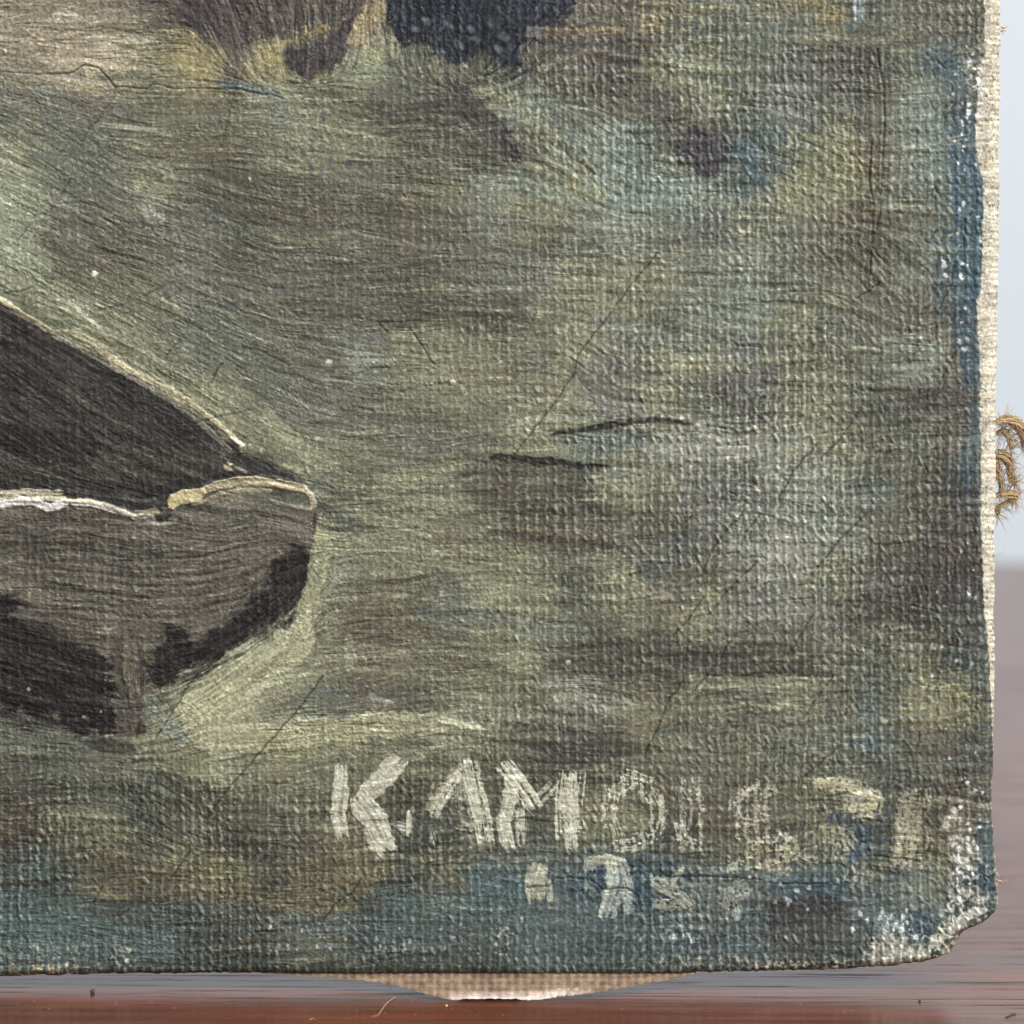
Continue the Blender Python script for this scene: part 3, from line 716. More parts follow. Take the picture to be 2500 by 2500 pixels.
for i, sts in enumerate([[([(1318, 2108), (1306, 2150), (1310, 2200)], 44, 0.95, 0.05, (214, 206, 178)), ([(1340, 2150), (1345, 2200)], 16, 0.8, 0.1, (206, 198, 172)), ([(1330, 2205), (1370, 2212)], 20, 0.5, 0.3, LC)],
                         [([(1432, 2130), (1440, 2105), (1480, 2098), (1520, 2106)], 26, 0.85, 0.15, (206, 204, 182)), ([(1500, 2105), (1506, 2150), (1492, 2190), (1478, 2234)], 46, 0.9, 0.14, (200, 196, 172)),
                          ([(1425, 2150), (1445, 2190)], 26, 0.6, 0.25, LC), ([(1520, 2110), (1535, 2150), (1530, 2230)], 26, 0.6, 0.25, LC)],
                         [([(1600, 2150), (1650, 2175), (1690, 2210)], 40, 0.7, 0.22, (194, 180, 142)), ([(1600, 2205), (1690, 2215)], 24, 0.6, 0.25, (188, 170, 130)), ([(1590, 2130), (1596, 2170)], 14, 0.85, 0.05, (220, 216, 200)), ([(1660, 2120), (1640, 2150)], 20, 0.6, 0.2, (180, 170, 136))],
                         [([(1820, 2160), (1780, 2190), (1790, 2240)], 50, 0.55, 0.28, (180, 172, 156)), ([(1790, 2225), (1806, 2240)], 30, 0.7, 0.15, (204, 194, 184))]]):
    for st in sts:
        stroke(st[0], st[1], st[4], min(1, st[2] + 0.08), 0.7, rough=0.3, dry=st[3] - 0.16, c2=LC2, pid=DT + i, thr=0.4, bw=4.2, streak=0.7, soft=3, taper=0.15)
stroke([(1850, 2115), (1900, 2120), (1930, 2130)], 30, (206, 178, 140), 0.55, 0.4, dry=0.15)
stroke([(2070, 2120), (2120, 2150)], 60, (176, 164, 140), 0.55, 0.3, dry=0.25)

# small touches of lighter and darker paint everywhere: short dabs that follow the brush direction
r2 = np.random.default_rng(5)
for k in range(620):
    ax = r2.uniform(0, 2360); ay = r2.uniform(120, 2250)
    i = min(int((ax + 40) / STEP) + len(ext), W - 1); j = min(int((ay + 40) / STEP) + len(ext), H - 1)
    if ID[j, i] in (GUN, SAGE) or ID[j, i] >= 20: continue
    dx_, dy_ = DX[j, i], DY[j, i]
    L_ = r2.uniform(12, 46); w_ = r2.uniform(3, 9)
    base = COL[j, i]
    f = r2.choice([0.45, 0.55, 1.45, 1.7, 1.3])
    tint = np.array(r2.choice([0, 1, 2])) 
    tt = [(1, 1, 1), (0.9, 1.02, 1.12), (1.08, 1.0, 0.85)][int(tint)]
    cc = np.clip(base * f * np.array(tt), 0.01, 0.7)
    cs = 255 * np.where(cc < 0.0031, cc * 12.92, 1.055 * cc ** (1 / 2.4) - 0.055)
    stroke([(ax - dx_ * L_, ay - dy_ * L_), (ax, ay + r2.uniform(-3, 3)), (ax + dx_ * L_, ay + dy_ * L_)], w_, tuple(cs), r2.uniform(0.25, 0.6), 0.6 if f > 1 else -0.4, bw=3, streak=0.8)

# ---------------- drying cracks
def crack(pts, w=3.2, a=0.8, wob=5):
    p = [np.array(pts[0], float)]
    for q in pts[1:]:
        q = np.array(q, float); d = q - p[-1]; n = max(int(np.hypot(*d) / 16), 1)
        nrm = np.array([-d[1], d[0]]) / (np.hypot(*d) + 1e-6); a0 = p[-1].copy()
        for k in range(1, n + 1):
            off = r2.uniform(-wob, wob) * (0 if k == n else 1)
            p.append(a0 + d * k / n + nrm * off * 0.5)
    p = np.array(p)
    sl = box(p[:, 0].min(), p[:, 1].min(), p[:, 0].max(), p[:, 1].max(), 14)
    x = X[sl]; y = Y[sl]
    if x.size == 0: return
    best = np.full(x.shape, 1e9, np.float32)
    for k in range(len(p) - 1):
        x0, y0 = p[k]; dx, dy = p[k + 1] - p[k]; l2 = dx * dx + dy * dy + 1e-9
        t = np.clip(((x - x0) * dx + (y - y0) * dy) / l2, 0, 1)
        best = np.minimum(best, np.hypot(x - x0 - t * dx, y - y0 - t * dy))
    m = np.exp(-(best / w) ** 2) * a
    m3 = m[..., None]
    COL[sl] = COL[sl] * (1 - m3) + np.array([0.012, 0.011, 0.009], np.float32) * m3
    HT[sl] -= 1.0 * m
    HT[sl] += 0.35 * a * np.exp(-((best - 6) / 4) ** 2)


CR = [
    [(1605, 618), (1560, 670), (1482, 775), (1440, 830), (1410, 868), (1406, 905), (1350, 990), (1255, 1110)],
    [(0, 172), (60, 178), (92, 182), (180, 176), (205, 158), (240, 164), (262, 190), (281, 212), (360, 216), (372, 204), (440, 216), (560, 216), (625, 226), (690, 240)],
    [(281, 212), (280, 236), (245, 285), (211, 325), (197, 360)], [(120, 68), (150, 78), (190, 74), (240, 76), (254, 68), (300, 76), (350, 86)],
    [(170, 440), (140, 500), (110, 525)], [(75, 545), (40, 588)], [(596, 165), (572, 220), (540, 360)], [(518, 380), (518, 430)],
    [(0, 722), (80, 702)], [(375, 750), (440, 710)], [(230, 760), (300, 745), (400, 700)], [(470, 1038), (540, 1015), (620, 1000)],
    [(240, 870), (225, 890)], [(330, 905), (300, 930)], [(445, 820), (400, 880)], [(540, 890), (515, 935)],
    [(788, 1650), (725, 1735), (640, 1832), (570, 1910), (505, 2000)], [(468, 2076), (440, 2110), (415, 2150)], [(315, 2220), (288, 2238)], [(250, 2165), (228, 2205)],
    [(880, 2145), (860, 2180), (815, 2210), (790, 2245)], [(545, 1600), (470, 1660), (420, 1740), (380, 1800)],
    [(1812, 1255), (1770, 1300), (1735, 1350), (1716, 1400)], [(1715, 1460), (1690, 1500), (1643, 1555)], [(1670, 1660), (1630, 1715), (1600, 1790), (1576, 1840)],
    [(1855, 1255), (1820, 1300)], [(1850, 1370), (1780, 1440), (1730, 1500)], [(1785, 1565), (1750, 1620), (1690, 1690)],
    [(2100, 1000), (2060, 1060), (2004, 1120)], [(1995, 1085), (1940, 1145), (1905, 1210)], [(2110, 1260), (2040, 1330), (1978, 1405)],
    [(1985, 1500), (1930, 1590)], [(2035, 1650), (2000, 1700), (1960, 1755)], [(2040, 1830), (1960, 1900)],
    [(2142, 120), (2148, 165), (2155, 200), (2160, 300), (2153, 400), (2150, 520), (2140, 560)], [(2130, 340), (2122, 440), (2132, 500), (2128, 620), (2126, 670)],
    [(2150, 690), (2090, 730)], [(2152, 850), (2140, 900)], [(2082, 875), (2075, 895)], [(2080, 940), (2075, 1010)], [(2138, 930), (2125, 1030), (2130, 1090), (2138, 1110)],
    [(2080, 1330), (2080, 1440), (2082, 1520)], [(2084, 1530), (2080, 1620)], [(2145, 1330), (2140, 1400)], [(2070, 1640), (2064, 1700)],
    [(2330, 640), (2320, 700), (2290, 760), (2285, 830)], [(2345, 840), (2320, 880), (2300, 930)], [(2315, 910), (2295, 960)], [(2315, 1015), (2300, 1055)], [(2340, 1190), (2320, 1230)],
    [(2310, 1360), (2308, 1400)], [(2341, 1550), (2333, 1590)], [(2275, 1560), (2265, 1590)], [(2340, 1600), (2330, 1640)], [(2360, 1260), (2380, 1300), (2385, 1350)],
    [(1285, 2165), (1340, 2162), (1355, 2142), (1430, 2144)], [(1440, 2145), (1470, 2170), (1530, 2168), (1560, 2190)], [(1610, 2122), (1622, 2140), (1740, 2140), (1860, 2148)],
    [(2135, 2090), (2190, 2096), (2245, 2104)], [(1930, 2100), (1965, 2068)], [(1880, 2155), (1960, 2158), (2020, 2158)], [(2110, 1890), (2105, 1930)],
    [(1700, 2008), (1665, 2055)], [(1690, 1260), (1670, 1280)], [(2380, 120), (2400, 140), (2408, 150), (2395, 170), (2370, 190)],
    [(1800, 1210), (1780, 1200)], [(1000, 800), (1040, 860), (1060, 890)], [(925, 790), (945, 810)], [(625, 2275), (670, 2275)],
]

for n_c, c in enumerate(CR):
    near_v = c[0][0] > 2060 and abs(c[0][0] - c[-1][0]) < 40
    crack(c, 2.2 if near_v else 2.4, 0.5 if (near_v or 2 <= n_c <= 14) else 0.80)
for c in [q for q in CR if q[0] in ((2142, 120), (2130, 340))]: crack(c, 2.6, 0.75, 3)
for k in range(190):
    if k < 120: ax = r2.uniform(2230, 2395); ay = r2.uniform(20, 2050)
    else: ax = r2.uniform(1950, 2390); ay = r2.uniform(1750, 2340)
    a1 = math.radians(r2.choice([85, 100, 115, 60, 130]) + r2.uniform(-12, 12)); L_ = r2.uniform(8, 34)
    q1 = (ax + L_ * math.cos(a1), ay + L_ * math.sin(a1)); q2 = (q1[0] + r2.uniform(-9, 9), q1[1] + r2.uniform(4, 20))
    crack([(ax, ay), q1, q2], 2.0, r2.uniform(0.3, 0.75), 4)
# short brush-drag scratches, mostly level
for k in range(240):
    ax = r2.uniform(-20, 2250); ay = r2.uniform(180, 2200); L_ = r2.uniform(25, 110)
    i = min(int((ax + 40) / STEP) + len(ext), W - 1); j = min(int((ay + 40) / STEP) + len(ext), H - 1)
    crack([(ax - DX[j, i] * L_ / 2, ay - DY[j, i] * L_ / 2), (ax, ay + r2.uniform(-3, 3)), (ax + DX[j, i] * L_ / 2, ay + DY[j, i] * L_ / 2)], 2.0, r2.uniform(0.25, 0.6), 3)

# ---------------- worn edges: ground and bare linen showing
def curve(ys, xs, t):
    return np.interp(t, ys, xs)


right_out = lambda y: curve([-2000, 0, 600, 900, 1250, 1600, 1900, 1990, 2050, 2120, 2160, 2205, 2225, 2245, 2262, 2275, 2300, 2330, 2345, 2352, 2360, 2400],
                            [2450, 2447, 2443, 2437, 2433, 2433, 2430, 2427, 2431, 2437, 2440, 2441, 2438, 2424, 2398, 2360, 2343, 2325, 2285, 2262, 2200, 1900], y)
paint_r = lambda y: curve([-2000, 0, 100, 130, 165, 215, 320, 380, 440, 520, 625, 700, 750, 850, 950, 1000, 1100, 1250, 1400, 1500, 1560, 1700, 1800, 1900, 2150, 2400],
                          [2402, 2403, 2405, 2408, 2386, 2391, 2381, 2386, 2401, 2402, 2398, 2396, 2385, 2391, 2394, 2392, 2396, 2395, 2400, 2405, 2412, 2420, 2427, 2432, 2440, 2440], y)
bottom_out = lambda x: curve([-3000, 0, 150, 300, 620, 900, 1200, 1500, 1700, 1900, 2000, 2150, 2262, 2285, 2500], [2388, 2387, 2384, 2380, 2378, 2380, 2380, 2382, 2378, 2374, 2371, 2364, 2352, 2346, 2300], x)
BARE = 8
jag = 3.0 * vn(Y / 9, X * 0 + 0.5, 81) + 2.0 * vn(X / 7, Y / 7, 82)
bl = smooth01((X - paint_r(Y) + jag) / 3 + 0.5)
bone = np.asarray(s2l((208, 200, 182)), np.float32) * (1 + 0.06 * GR[..., None] + 0.05 * vn(X / 30, Y / 60, 83)[..., None])
stain = smooth01((fbm(X / 11, Y / 14, 85, 3) + 0.02) * 3.2) * smooth01(0.75 - 0.5 * smooth01((Y - 450) / 200) + 0.6 * smooth01((Y - 1150) / 300))
bone = bone * (1 - 0.34 * stain[..., None]) + np.asarray(s2l((150, 124, 78)), np.float32) * 0.34 * stain[..., None]
crk = np.exp(-(np.abs(vn(X / 9, Y / 13, 88) + 0.4 * vn(X / 5, Y / 5, 89)) / 0.075) ** 2) * smooth01(vn(X / 40, Y / 60, 90) * 2 + 1.0)
bone = bone * (1 - 0.85 * crk[..., None]) + 0.05 * 0.85 * crk[..., None]
edge_bone = bl
COL = COL * (1 - edge_bone[..., None]) + bone * edge_bone[..., None]
ID[bl > 0.5] = BARE
HT = HT - 0.8 * bl - 0.5 * bl * crk


def chips(x0, y0, x1, y1, n, r, c=(226, 228, 226), a=0.9):
    for k in range(n):
        ax = r2.uniform(x0, x1); ay = r2.uniform(y0, y1); rr = r * r2.uniform(0.5, 1.5)
        sl = box(ax, ay, ax, ay, rr * 2.5)
        u = (X[sl] - ax) / rr; v = (Y[sl] - ay) / (rr * r2.uniform(0.7, 1.7))
        d = np.sqrt(u * u + v * v) + 0.5 * vn(X[sl] / 5, Y[sl] / 5, 95)
        m = smooth01((1.0 - d) * 2.0 + 0.3) * a
        apply(sl, m, c, 0.5)


def scuff(x0, y0, x1, y1, c, a, thr, sc_=11, h=0.5, sd=101):
    """paint worn through on the raised threads of a patch"""
    sl = box(x0, y0, x1, y1, 5)
    x = X[sl]; y = Y[sl]
    u = (x - (x0 + x1) / 2) / ((x1 - x0) / 2); v = (y - (y0 + y1) / 2) / ((y1 - y0) / 2)
    fall = smooth01(1.5 - 1.25 * np.sqrt(u * u + v * v))
    line = 1 - np.abs(fbm(x / sc_, y / sc_, sd, 2)) * 3.2          # thin winding ridges
    m = smooth01((line - thr + 0.15 * WV[sl]) * 2.8) * fall * a
    apply(sl, m, c, h)


chips(2350, 130, 2400, 330, 26, 4.5)
chips(2320, 180, 2395, 420, 14, 3.5)
chips(2290, 640, 2390, 860, 12, 4.5)
chips(2300, 450, 2400, 650, 10, 3)
chips(2270, 1280, 2390, 1900, 26, 3.5, (196, 200, 196), 0.8)
chips(2330, 1900, 2400, 2140, 26, 4)
chips(650, 2240, 1300, 2330, 34, 3.2, (196, 200, 190), 0.75)
chips(1195, 2220, 1245, 2340, 10, 3.6, (200, 204, 200), 0.8)
chips(1530, 2250, 1720, 2300, 8, 4.2, (206, 206, 212), 0.8)
chips(1880, 2150, 2090, 2225, 11, 4.5, (186, 196, 200), 0.8)
chips(20, 2300, 330, 2370, 22, 4, (200, 196, 176), 0.75)
chips(60, 60, 2300, 2250, 70, 2.6, (200, 196, 176), 0.6)
chips(2080, 2220, 2240, 2300, 20, 4.5, (214, 214, 210))
dab(230, 671, 8, 8, 0, (238, 236, 240), 0.95, 1.5)
dab(1105, 932, 8, 6, 30, (208, 190, 168), 0.95, 1.5)
dab(803, 886, 8, 6, 0, (196, 204, 208), 0.85, 1.0)
dab(800, 935, 14, 16, 0, (160, 164, 156), 0.4, 1.0)
dab(1387, 1618, 5, 5, 0, (206, 200, 170), 0.9, 1.0)
dab(1656, 116, 8, 9, 0, (190, 206, 214), 0.75, 0.8)
dab(2372, 2420 - 480, 9, 6, 60, (200, 200, 180), 0.5, 0.8)
poly([(2112, 2322), (2128, 2292), (2160, 2300), (2176, 2280), (2200, 2300), (2228, 2312), (2250, 2306), (2262, 2350), (2200, 2358), (2140, 2362)], (214, 196, 162), 0.85, 0.2, 4, 12, (166, 150, 120), None, 4, 4)
for q in [(2290, 2300, 26, 12, -30), (2330, 2268, 22, 10, -35), (2372, 2232, 26, 11, -30), (2350, 2250, 14, 8, 0), (2392, 2200, 18, 9, 10), (2352, 2180, 22, 7, 5),
          (2345, 2100, 24, 9, 10), (2360, 2118, 26, 8, 15), (2340, 2132, 18, 6, 0), (2366, 2076, 12, 7, 60), (2330, 2056, 9, 14, 20), (2312, 2010, 8, 16, 20), (2330, 1985, 7, 14, 0),
          (2200, 2270, 7, 13, 10), (2168, 2252, 6, 14, 0), (2150, 2236, 5, 12, 20), (2310, 2330, 14, 8, -20), (2262, 2336, 12, 8, 0)]:
    dab(q[0], q[1], q[2], q[3], q[4], (222, 218, 204), 0.85, 0.6)
scuff(2290, 2050, 2410, 2180, (226, 228, 228), 0.85, 0.50, 17)
scuff(2300, 1960, 2370, 2080, (190, 188, 176), 0.7, 0.58)
scuff(2290, 2160, 2430, 2280, (220, 218, 208), 0.9, 0.42, 18, 0.5, 104)
scuff(2230, 2230, 2390, 2360, (204, 196, 170), 0.9, 0.35, 17, 0.5, 107)
scuff(2090, 2270, 2270, 2370, (214, 198, 164), 0.9, 0.30, 17, 0.5, 110)
scuff(2130, 2220, 2230, 2300, (206, 206, 204), 0.8, 0.55)
scuff(1560, 2240, 1740, 2300, (180, 190, 200), 0.7, 0.6)
scuff(2330, 100, 2400, 250, (200, 206, 206), 0.6, 0.6)
scuff(0, 2290, 260, 2370, (170, 176, 162), 0.5, 0.6)
scuff(1480, 2320, 1950, 2384, (190, 168, 136), 0.65, 0.5)
scuff(1800, 2340, 2200, 2376, (206, 188, 150), 0.85, 0.36)
scuff(-20, 2350, 230, 2392, (206, 184, 140), 0.8, 0.45)

# distance to the outline (pixels) -> rounded shoulder
side = right_out(Y) - X + 1.8 * vn(Y / 6, X * 0, 110) + 2.2 * vn(Y / 47, X * 0 + 9, 113) 
bot = bottom_out(X) - Y + 1.6 * vn(X / 8, Y * 0, 111) + 1.4 * vn(X / 21, Y * 0 + 3, 112)
# soften the corner by combining distances
k_ = 14.0
dist_e = np.minimum(side, bot)
ed = smooth01((14 - dist_e) / 12) * smooth01((Y - 1500) / 200 + (fbm(X / 18, Y / 9, 115, 2) * 1.2))
worn = smooth01(fbm(X / 16, Y / 6, 118, 2) * 2.2 + 0.25) * smooth01((11 - bot) / 8) * smooth01((Y - 2300) / 30)
worn = worn * (0.35 + 0.65 * smooth01((X - 1400) / 500) + 0.5 * smooth01((240 - X) / 80))
mixc(np.clip(worn * 0.75, 0, 1), s2l((186, 164, 122)))
frag = smooth01((9 - side) / 7) * smooth01((Y - 1700) / 200)
mixc(np.clip(frag * 0.7 * smooth01(0.6 + vn(X / 9, Y / 16, 119)), 0, 1), s2l((190, 172, 128)))
# patchy dark brown at the very bottom edge
mixc(np.clip(smooth01((10 - bot) / 9) * 0.45 * smooth01(0.6 + vn(X / 30, Y / 8, 120)), 0, 1), s2l((56, 50, 44)))

# ---------------- relief in centimetres
br_amt = 0.28 + 0.72 * smooth01((1500 - X) / 900)
patchy = 0.35 + 0.9 * smooth01(0.5 + 1.2 * fbm(X / 75, Y / 40, 220, 3))
relief = (0.0094 * WV * wstr
          + (0.0015 * BR1 + 0.0007 * BR2) * br_amt * patchy
          + 0.0062 * CURL * (0.4 + 0.6 * smooth01((1700 - X) / 900))
          + 0.0009 * GR
          + 0.0058 * HT
          + 0.0020 * BR3)
relief = relief * (1 - FAR) - 0.0095 * WV * wstr * bl - 0.010 * WV * wstr * ((ID >= 20) | (ID == GUN))
R = 30.0 / 250
def shoulder(d, R_):
    t = np.clip(1 - d / R_, 0, 1.0)
    return R_ / 250 * (1 - np.sqrt(np.clip(1 - t * t, 0, 1)))
depth = np.maximum(shoulder(side, 34), shoulder(bot, 22))
# big, slow buckles of the old canvas
buckle = 0.028 * fbm(X / 620, Y / 540, 130, 2) + 0.012 * vn(X / 190, Y / 170, 133) - 0.010 * np.exp(-((X - 2110) / 60.0) ** 2) * smooth01((1750 - Y) / 400)
YY = -relief + depth - buckle
# pigment grain
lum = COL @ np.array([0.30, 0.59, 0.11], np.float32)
def hue_pull(mask, rgb, amt):
    global COL
    u_ = s2l(rgb); u_ = (u_ / (u_ @ np.array([0.30, 0.59, 0.11]))).astype(np.float32)
    m_ = (mask * amt)[..., None]
    COL = COL * (1 - m_) + lum[..., None] * u_ * m_
sea_m = ((ID == 0) | (ID == SEA2)) * smooth01((2330 - X) / 120) * smooth01((2150 - Y) / 140) * (0.3 + 0.7 * smooth01((Y - 140) / 160))
hue_pull((ID != BARE) * smooth01((Y - 2080) / 60) * smooth01((X - 1300) / 100) * smooth01((2330 - X) / 100), (92, 104, 106), 0.38)
hue_pull(sea_m * (1 - 0.7 * smooth01((X - 1150) / 250) * smooth01((640 - Y) / 200)), (109, 110, 96), 0.42)
hue_pull((ID == SAGE) * 1.0, (182, 180, 148), 0.6)
hue_pull((ID == BOAT) * 1.0, (98, 97, 90), 0.6)
COL = COL * np.where(ID == BOAT, np.clip(0.62 + 2.2 * lum, 0.62, 1.0), 1.0)[..., None].astype(np.float32)
hue_pull((ID == ROCK_A) * 1.0, (90, 84, 80), 0.4)
hue_pull((ID == ROCK_B) * 1.0, (70, 76, 86), 0.6)
COL = COL * np.array([0.97, 1.0, 0.985], np.float32)
COL = COL * np.clip(1 + 0.08 * GR[..., None] + 0.10 * BR1[..., None] + 0.05 * BR2[..., None], 0.4, 1.7)
dirt = np.clip((-BR1 - 1.25) * 0.9, 0, 0.75) * (1 - 0.75 * smooth01((X - 900) / 600)) * (ID != BARE) * smooth01(0.35 + 1.3 * fbm(X / 75, Y / 40, 220, 3))
COL = COL * (1 - dirt[..., None]) + np.array([0.035, 0.030, 0.022], np.float32) * dirt[..., None]   # old dirt in the bristle grooves
COL = COL * (1 + 0.22 * (CURL - 0.2) * (ID < 8) * smooth01((1900 - X) / 900))[..., None]
fleck = np.clip((BR1 * 0.7 + GR * 0.7 - 1.45) * 0.9, 0, 0.7) * (ID != BARE)
COL = COL * (1 + 0.9 * fleck[..., None])
weave_rise = np.clip(WV * wstr, 0, 1)
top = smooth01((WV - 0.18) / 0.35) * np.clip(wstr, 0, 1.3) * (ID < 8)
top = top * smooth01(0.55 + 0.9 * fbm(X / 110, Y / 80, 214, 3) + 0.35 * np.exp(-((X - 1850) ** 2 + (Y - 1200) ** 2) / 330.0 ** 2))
COL = COL * (1 - 0.42 * top[..., None]) + (COL * 1.25 + np.array([0.10, 0.10, 0.092], np.float32)) * 0.42 * top[..., None]   # glints painted on: thread tops paler, most in the right-middle glare
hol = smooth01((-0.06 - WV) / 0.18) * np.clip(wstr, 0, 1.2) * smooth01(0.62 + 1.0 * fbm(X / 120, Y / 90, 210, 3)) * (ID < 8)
under = COL * np.array([0.42, 0.47, 0.50], np.float32)       # darker, bluer tone in the hollows of the weave
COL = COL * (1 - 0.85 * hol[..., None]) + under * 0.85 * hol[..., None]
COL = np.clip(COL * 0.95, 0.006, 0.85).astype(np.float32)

PX = (X - 1250) / 250.0
PZ = (1250 - Y) / 250.0
inside = (side > 0) & (bot > 0)


# ------------------------------------------------------------------ materials
def paint_material(name, rough=0.42, spec=0.5, coat=0.0):
    m, n, l, b = new_mat(name)
    at = n.new('ShaderNodeAttribute'); at.attribute_name = 'pigment'
    tc = n.new('ShaderNodeTexCoord')
    nz = n.new('ShaderNodeTexNoise'); nz.inputs['Scale'].default_value = 42; nz.inputs['Detail'].default_value = 4
    l.new(tc.outputs['Object'], nz.inputs['Vector'])
    mr = n.new('ShaderNodeMapRange'); mr.inputs['From Min'].default_value = 0.3; mr.inputs['From Max'].default_value = 0.7
    mr.inputs['To Min'].default_value = 0.70; mr.inputs['To Max'].default_value = 1.30
    l.new(nz.outputs['Fac'], mr.inputs['Value'])
    mu = n.new('ShaderNodeVectorMath'); mu.operation = 'SCALE'
    l.new(at.outputs['Color'], mu.inputs[0]); l.new(mr.outputs['Result'], mu.inputs['Scale'])
    l.new(mu.outputs['Vector'], b.inputs['Base Color'])
    rr = n.new('ShaderNodeMapRange'); rr.inputs['To Min'].default_value = rough - 0.1; rr.inputs['To Max'].default_value = rough + 0.12
    n2_ = n.new('ShaderNodeTexNoise'); n2_.inputs['Scale'].default_value = 1.3; n2_.inputs['Detail'].default_value = 5
    l.new(tc.outputs['Object'], n2_.inputs['Vector'])
    l.new(n2_.outputs['Fac'], rr.inputs['Value']); l.new(rr.outputs['Result'], b.inputs['Roughness'])
    b.inputs['Specular IOR Level'].default_value = spec
    bp = n.new('ShaderNodeBump'); bp.inputs['Strength'].default_value = 0.8; bp.inputs['Distance'].default_value = 0.006
    l.new(nz.outputs['Fac'], bp.inputs['Height']); l.new(bp.outputs['Normal'], b.inputs['Normal'])
    return m


M_paint = paint_material('oil_paint', 0.36, 0.5)
M_impasto = paint_material('thick_oil_paint', 0.45, 0.45)
M_lean = paint_material('lean_dark_paint', 0.48, 0.28)
M_linen_front = paint_material('primed_linen', 0.75, 0.25)


def linen_mat(name, c, c2):
    m, n, l, b = new_mat(name)
    tc = n.new('ShaderNodeTexCoord')
    w1 = n.new('ShaderNodeTexWave'); w1.wave_type = 'BANDS'; w1.bands_direction = 'Z'; w1.inputs['Scale'].default_value = 3.6; w1.inputs['Distortion'].default_value = 1.0
    w2 = n.new('ShaderNodeTexWave'); w2.wave_type = 'BANDS'; w2.bands_direction = 'Y'; w2.inputs['Scale'].default_value = 3.6; w2.inputs['Distortion'].default_value = 1.0
    l.new(tc.outputs['Object'], w1.inputs['Vector']); l.new(tc.outputs['Object'], w2.inputs['Vector'])
    mx = n.new('ShaderNodeMath'); mx.operation = 'MAXIMUM'
    l.new(w1.outputs['Fac'], mx.inputs[0]); l.new(w2.outputs['Fac'], mx.inputs[1])
    nz = n.new('ShaderNodeTexNoise'); nz.inputs['Scale'].default_value = 3; nz.inputs['Detail'].default_value = 6
    l.new(tc.outputs['Object'], nz.inputs['Vector'])
    cr = n.new('ShaderNodeMixRGB'); cr.inputs[1].default_value = (*s2l(c), 1); cr.inputs[2].default_value = (*s2l(c2), 1)
    l.new(nz.outputs['Fac'], cr.inputs[0]); l.new(cr.outputs[0], b.inputs['Base Color'])
    b.inputs['Roughness'].default_value = 0.85
    bp = n.new('ShaderNodeBump'); bp.inputs['Strength'].default_value = 0.6; bp.inputs['Distance'].default_value = 0.02
    l.new(mx.outputs[0], bp.inputs['Height']); l.new(bp.outputs['Normal'], b.inputs['Normal'])
    return m


M_linen = linen_mat('bare_linen', (214, 198, 164), (176, 152, 112))
m_, n_, l_, b_ = new_mat('jute_cord')
tc = n_.new('ShaderNodeTexCoord'); nz = n_.new('ShaderNodeTexNoise'); nz.inputs['Scale'].default_value = 14
l_.new(tc.outputs['Object'], nz.inputs['Vector'])
cr = n_.new('ShaderNodeMixRGB'); cr.inputs[1].default_value = (*s2l((146, 120, 84)), 1); cr.inputs[2].default_value = (*s2l((206, 182, 148)), 1)
l_.new(nz.outputs['Fac'], cr.inputs[0]); l_.new(cr.outputs[0], b_.inputs['Base Color'])
b_.inputs['Roughness'].default_value = 0.8
M_cord = m_

m_, n_, l_, b_ = new_mat('stretcher_pine')
tc = n_.new('ShaderNodeTexCoord'); mp = n_.new('ShaderNodeMapping'); mp.inputs['Scale'].default_value = (6, 6, 0.6)
l_.new(tc.outputs['Object'], mp.inputs['Vector'])
nz = n_.new('ShaderNodeTexNoise'); nz.inputs['Scale'].default_value = 2; nz.inputs['Detail'].default_value = 6
l_.new(mp.outputs['Vector'], nz.inputs['Vector'])
cr = n_.new('ShaderNodeMixRGB'); cr.inputs[1].default_value = (*s2l((150, 112, 70)), 1); cr.inputs[2].default_value = (*s2l((196, 160, 112)), 1)
l_.new(nz.outputs['Fac'], cr.inputs[0]); l_.new(cr.outputs[0], b_.inputs['Base Color']); b_.inputs['Roughness'].default_value = 0.7
M_pine = m_

# wooden table: varnished brown with fine level grain
m_, n_, l_, b_ = new_mat('varnished_wood')
tc = n_.new('ShaderNodeTexCoord')
mp = n_.new('ShaderNodeMapping'); mp.inputs['Scale'].default_value = (0.10, 1.6, 1.0)
l_.new(tc.outputs['Object'], mp.inputs['Vector'])
nz = n_.new('ShaderNodeTexNoise'); nz.inputs['Scale'].default_value = 3.0; nz.inputs['Detail'].default_value = 8; nz.inputs['Roughness'].default_value = 0.62
nz.inputs['Distortion'].default_value = 0.35
l_.new(mp.outputs['Vector'], nz.inputs['Vector'])
cr = n_.new('ShaderNodeValToRGB')
cr.color_ramp.elements[0].position = 0.30; cr.color_ramp.elements[0].color = (*s2l((52, 22, 8)), 1)
cr.color_ramp.elements[1].position = 0.70; cr.color_ramp.elements[1].color = (*s2l((104, 50, 22)), 1)
l_.new(nz.outputs['Fac'], cr.inputs['Fac']); 
mp2 = n_.new('ShaderNodeMapping'); mp2.inputs['Scale'].default_value = (0.22, 5.0, 1.0)
l_.new(tc.outputs['Object'], mp2.inputs['Vector'])
nz2 = n_.new('ShaderNodeTexNoise'); nz2.inputs['Scale'].default_value = 2.2; nz2.inputs['Detail'].default_value = 5; nz2.inputs['Roughness'].default_value = 0.7
l_.new(mp2.outputs['Vector'], nz2.inputs['Vector'])
pr = n_.new('ShaderNodeValToRGB')
pr.color_ramp.elements[0].position = 0.355; pr.color_ramp.elements[0].color = (0.12, 0.12, 0.12, 1)
pr.color_ramp.elements[1].position = 0.43; pr.color_ramp.elements[1].color = (1, 1, 1, 1)
l_.new(nz2.outputs['Fac'], pr.inputs['Fac'])
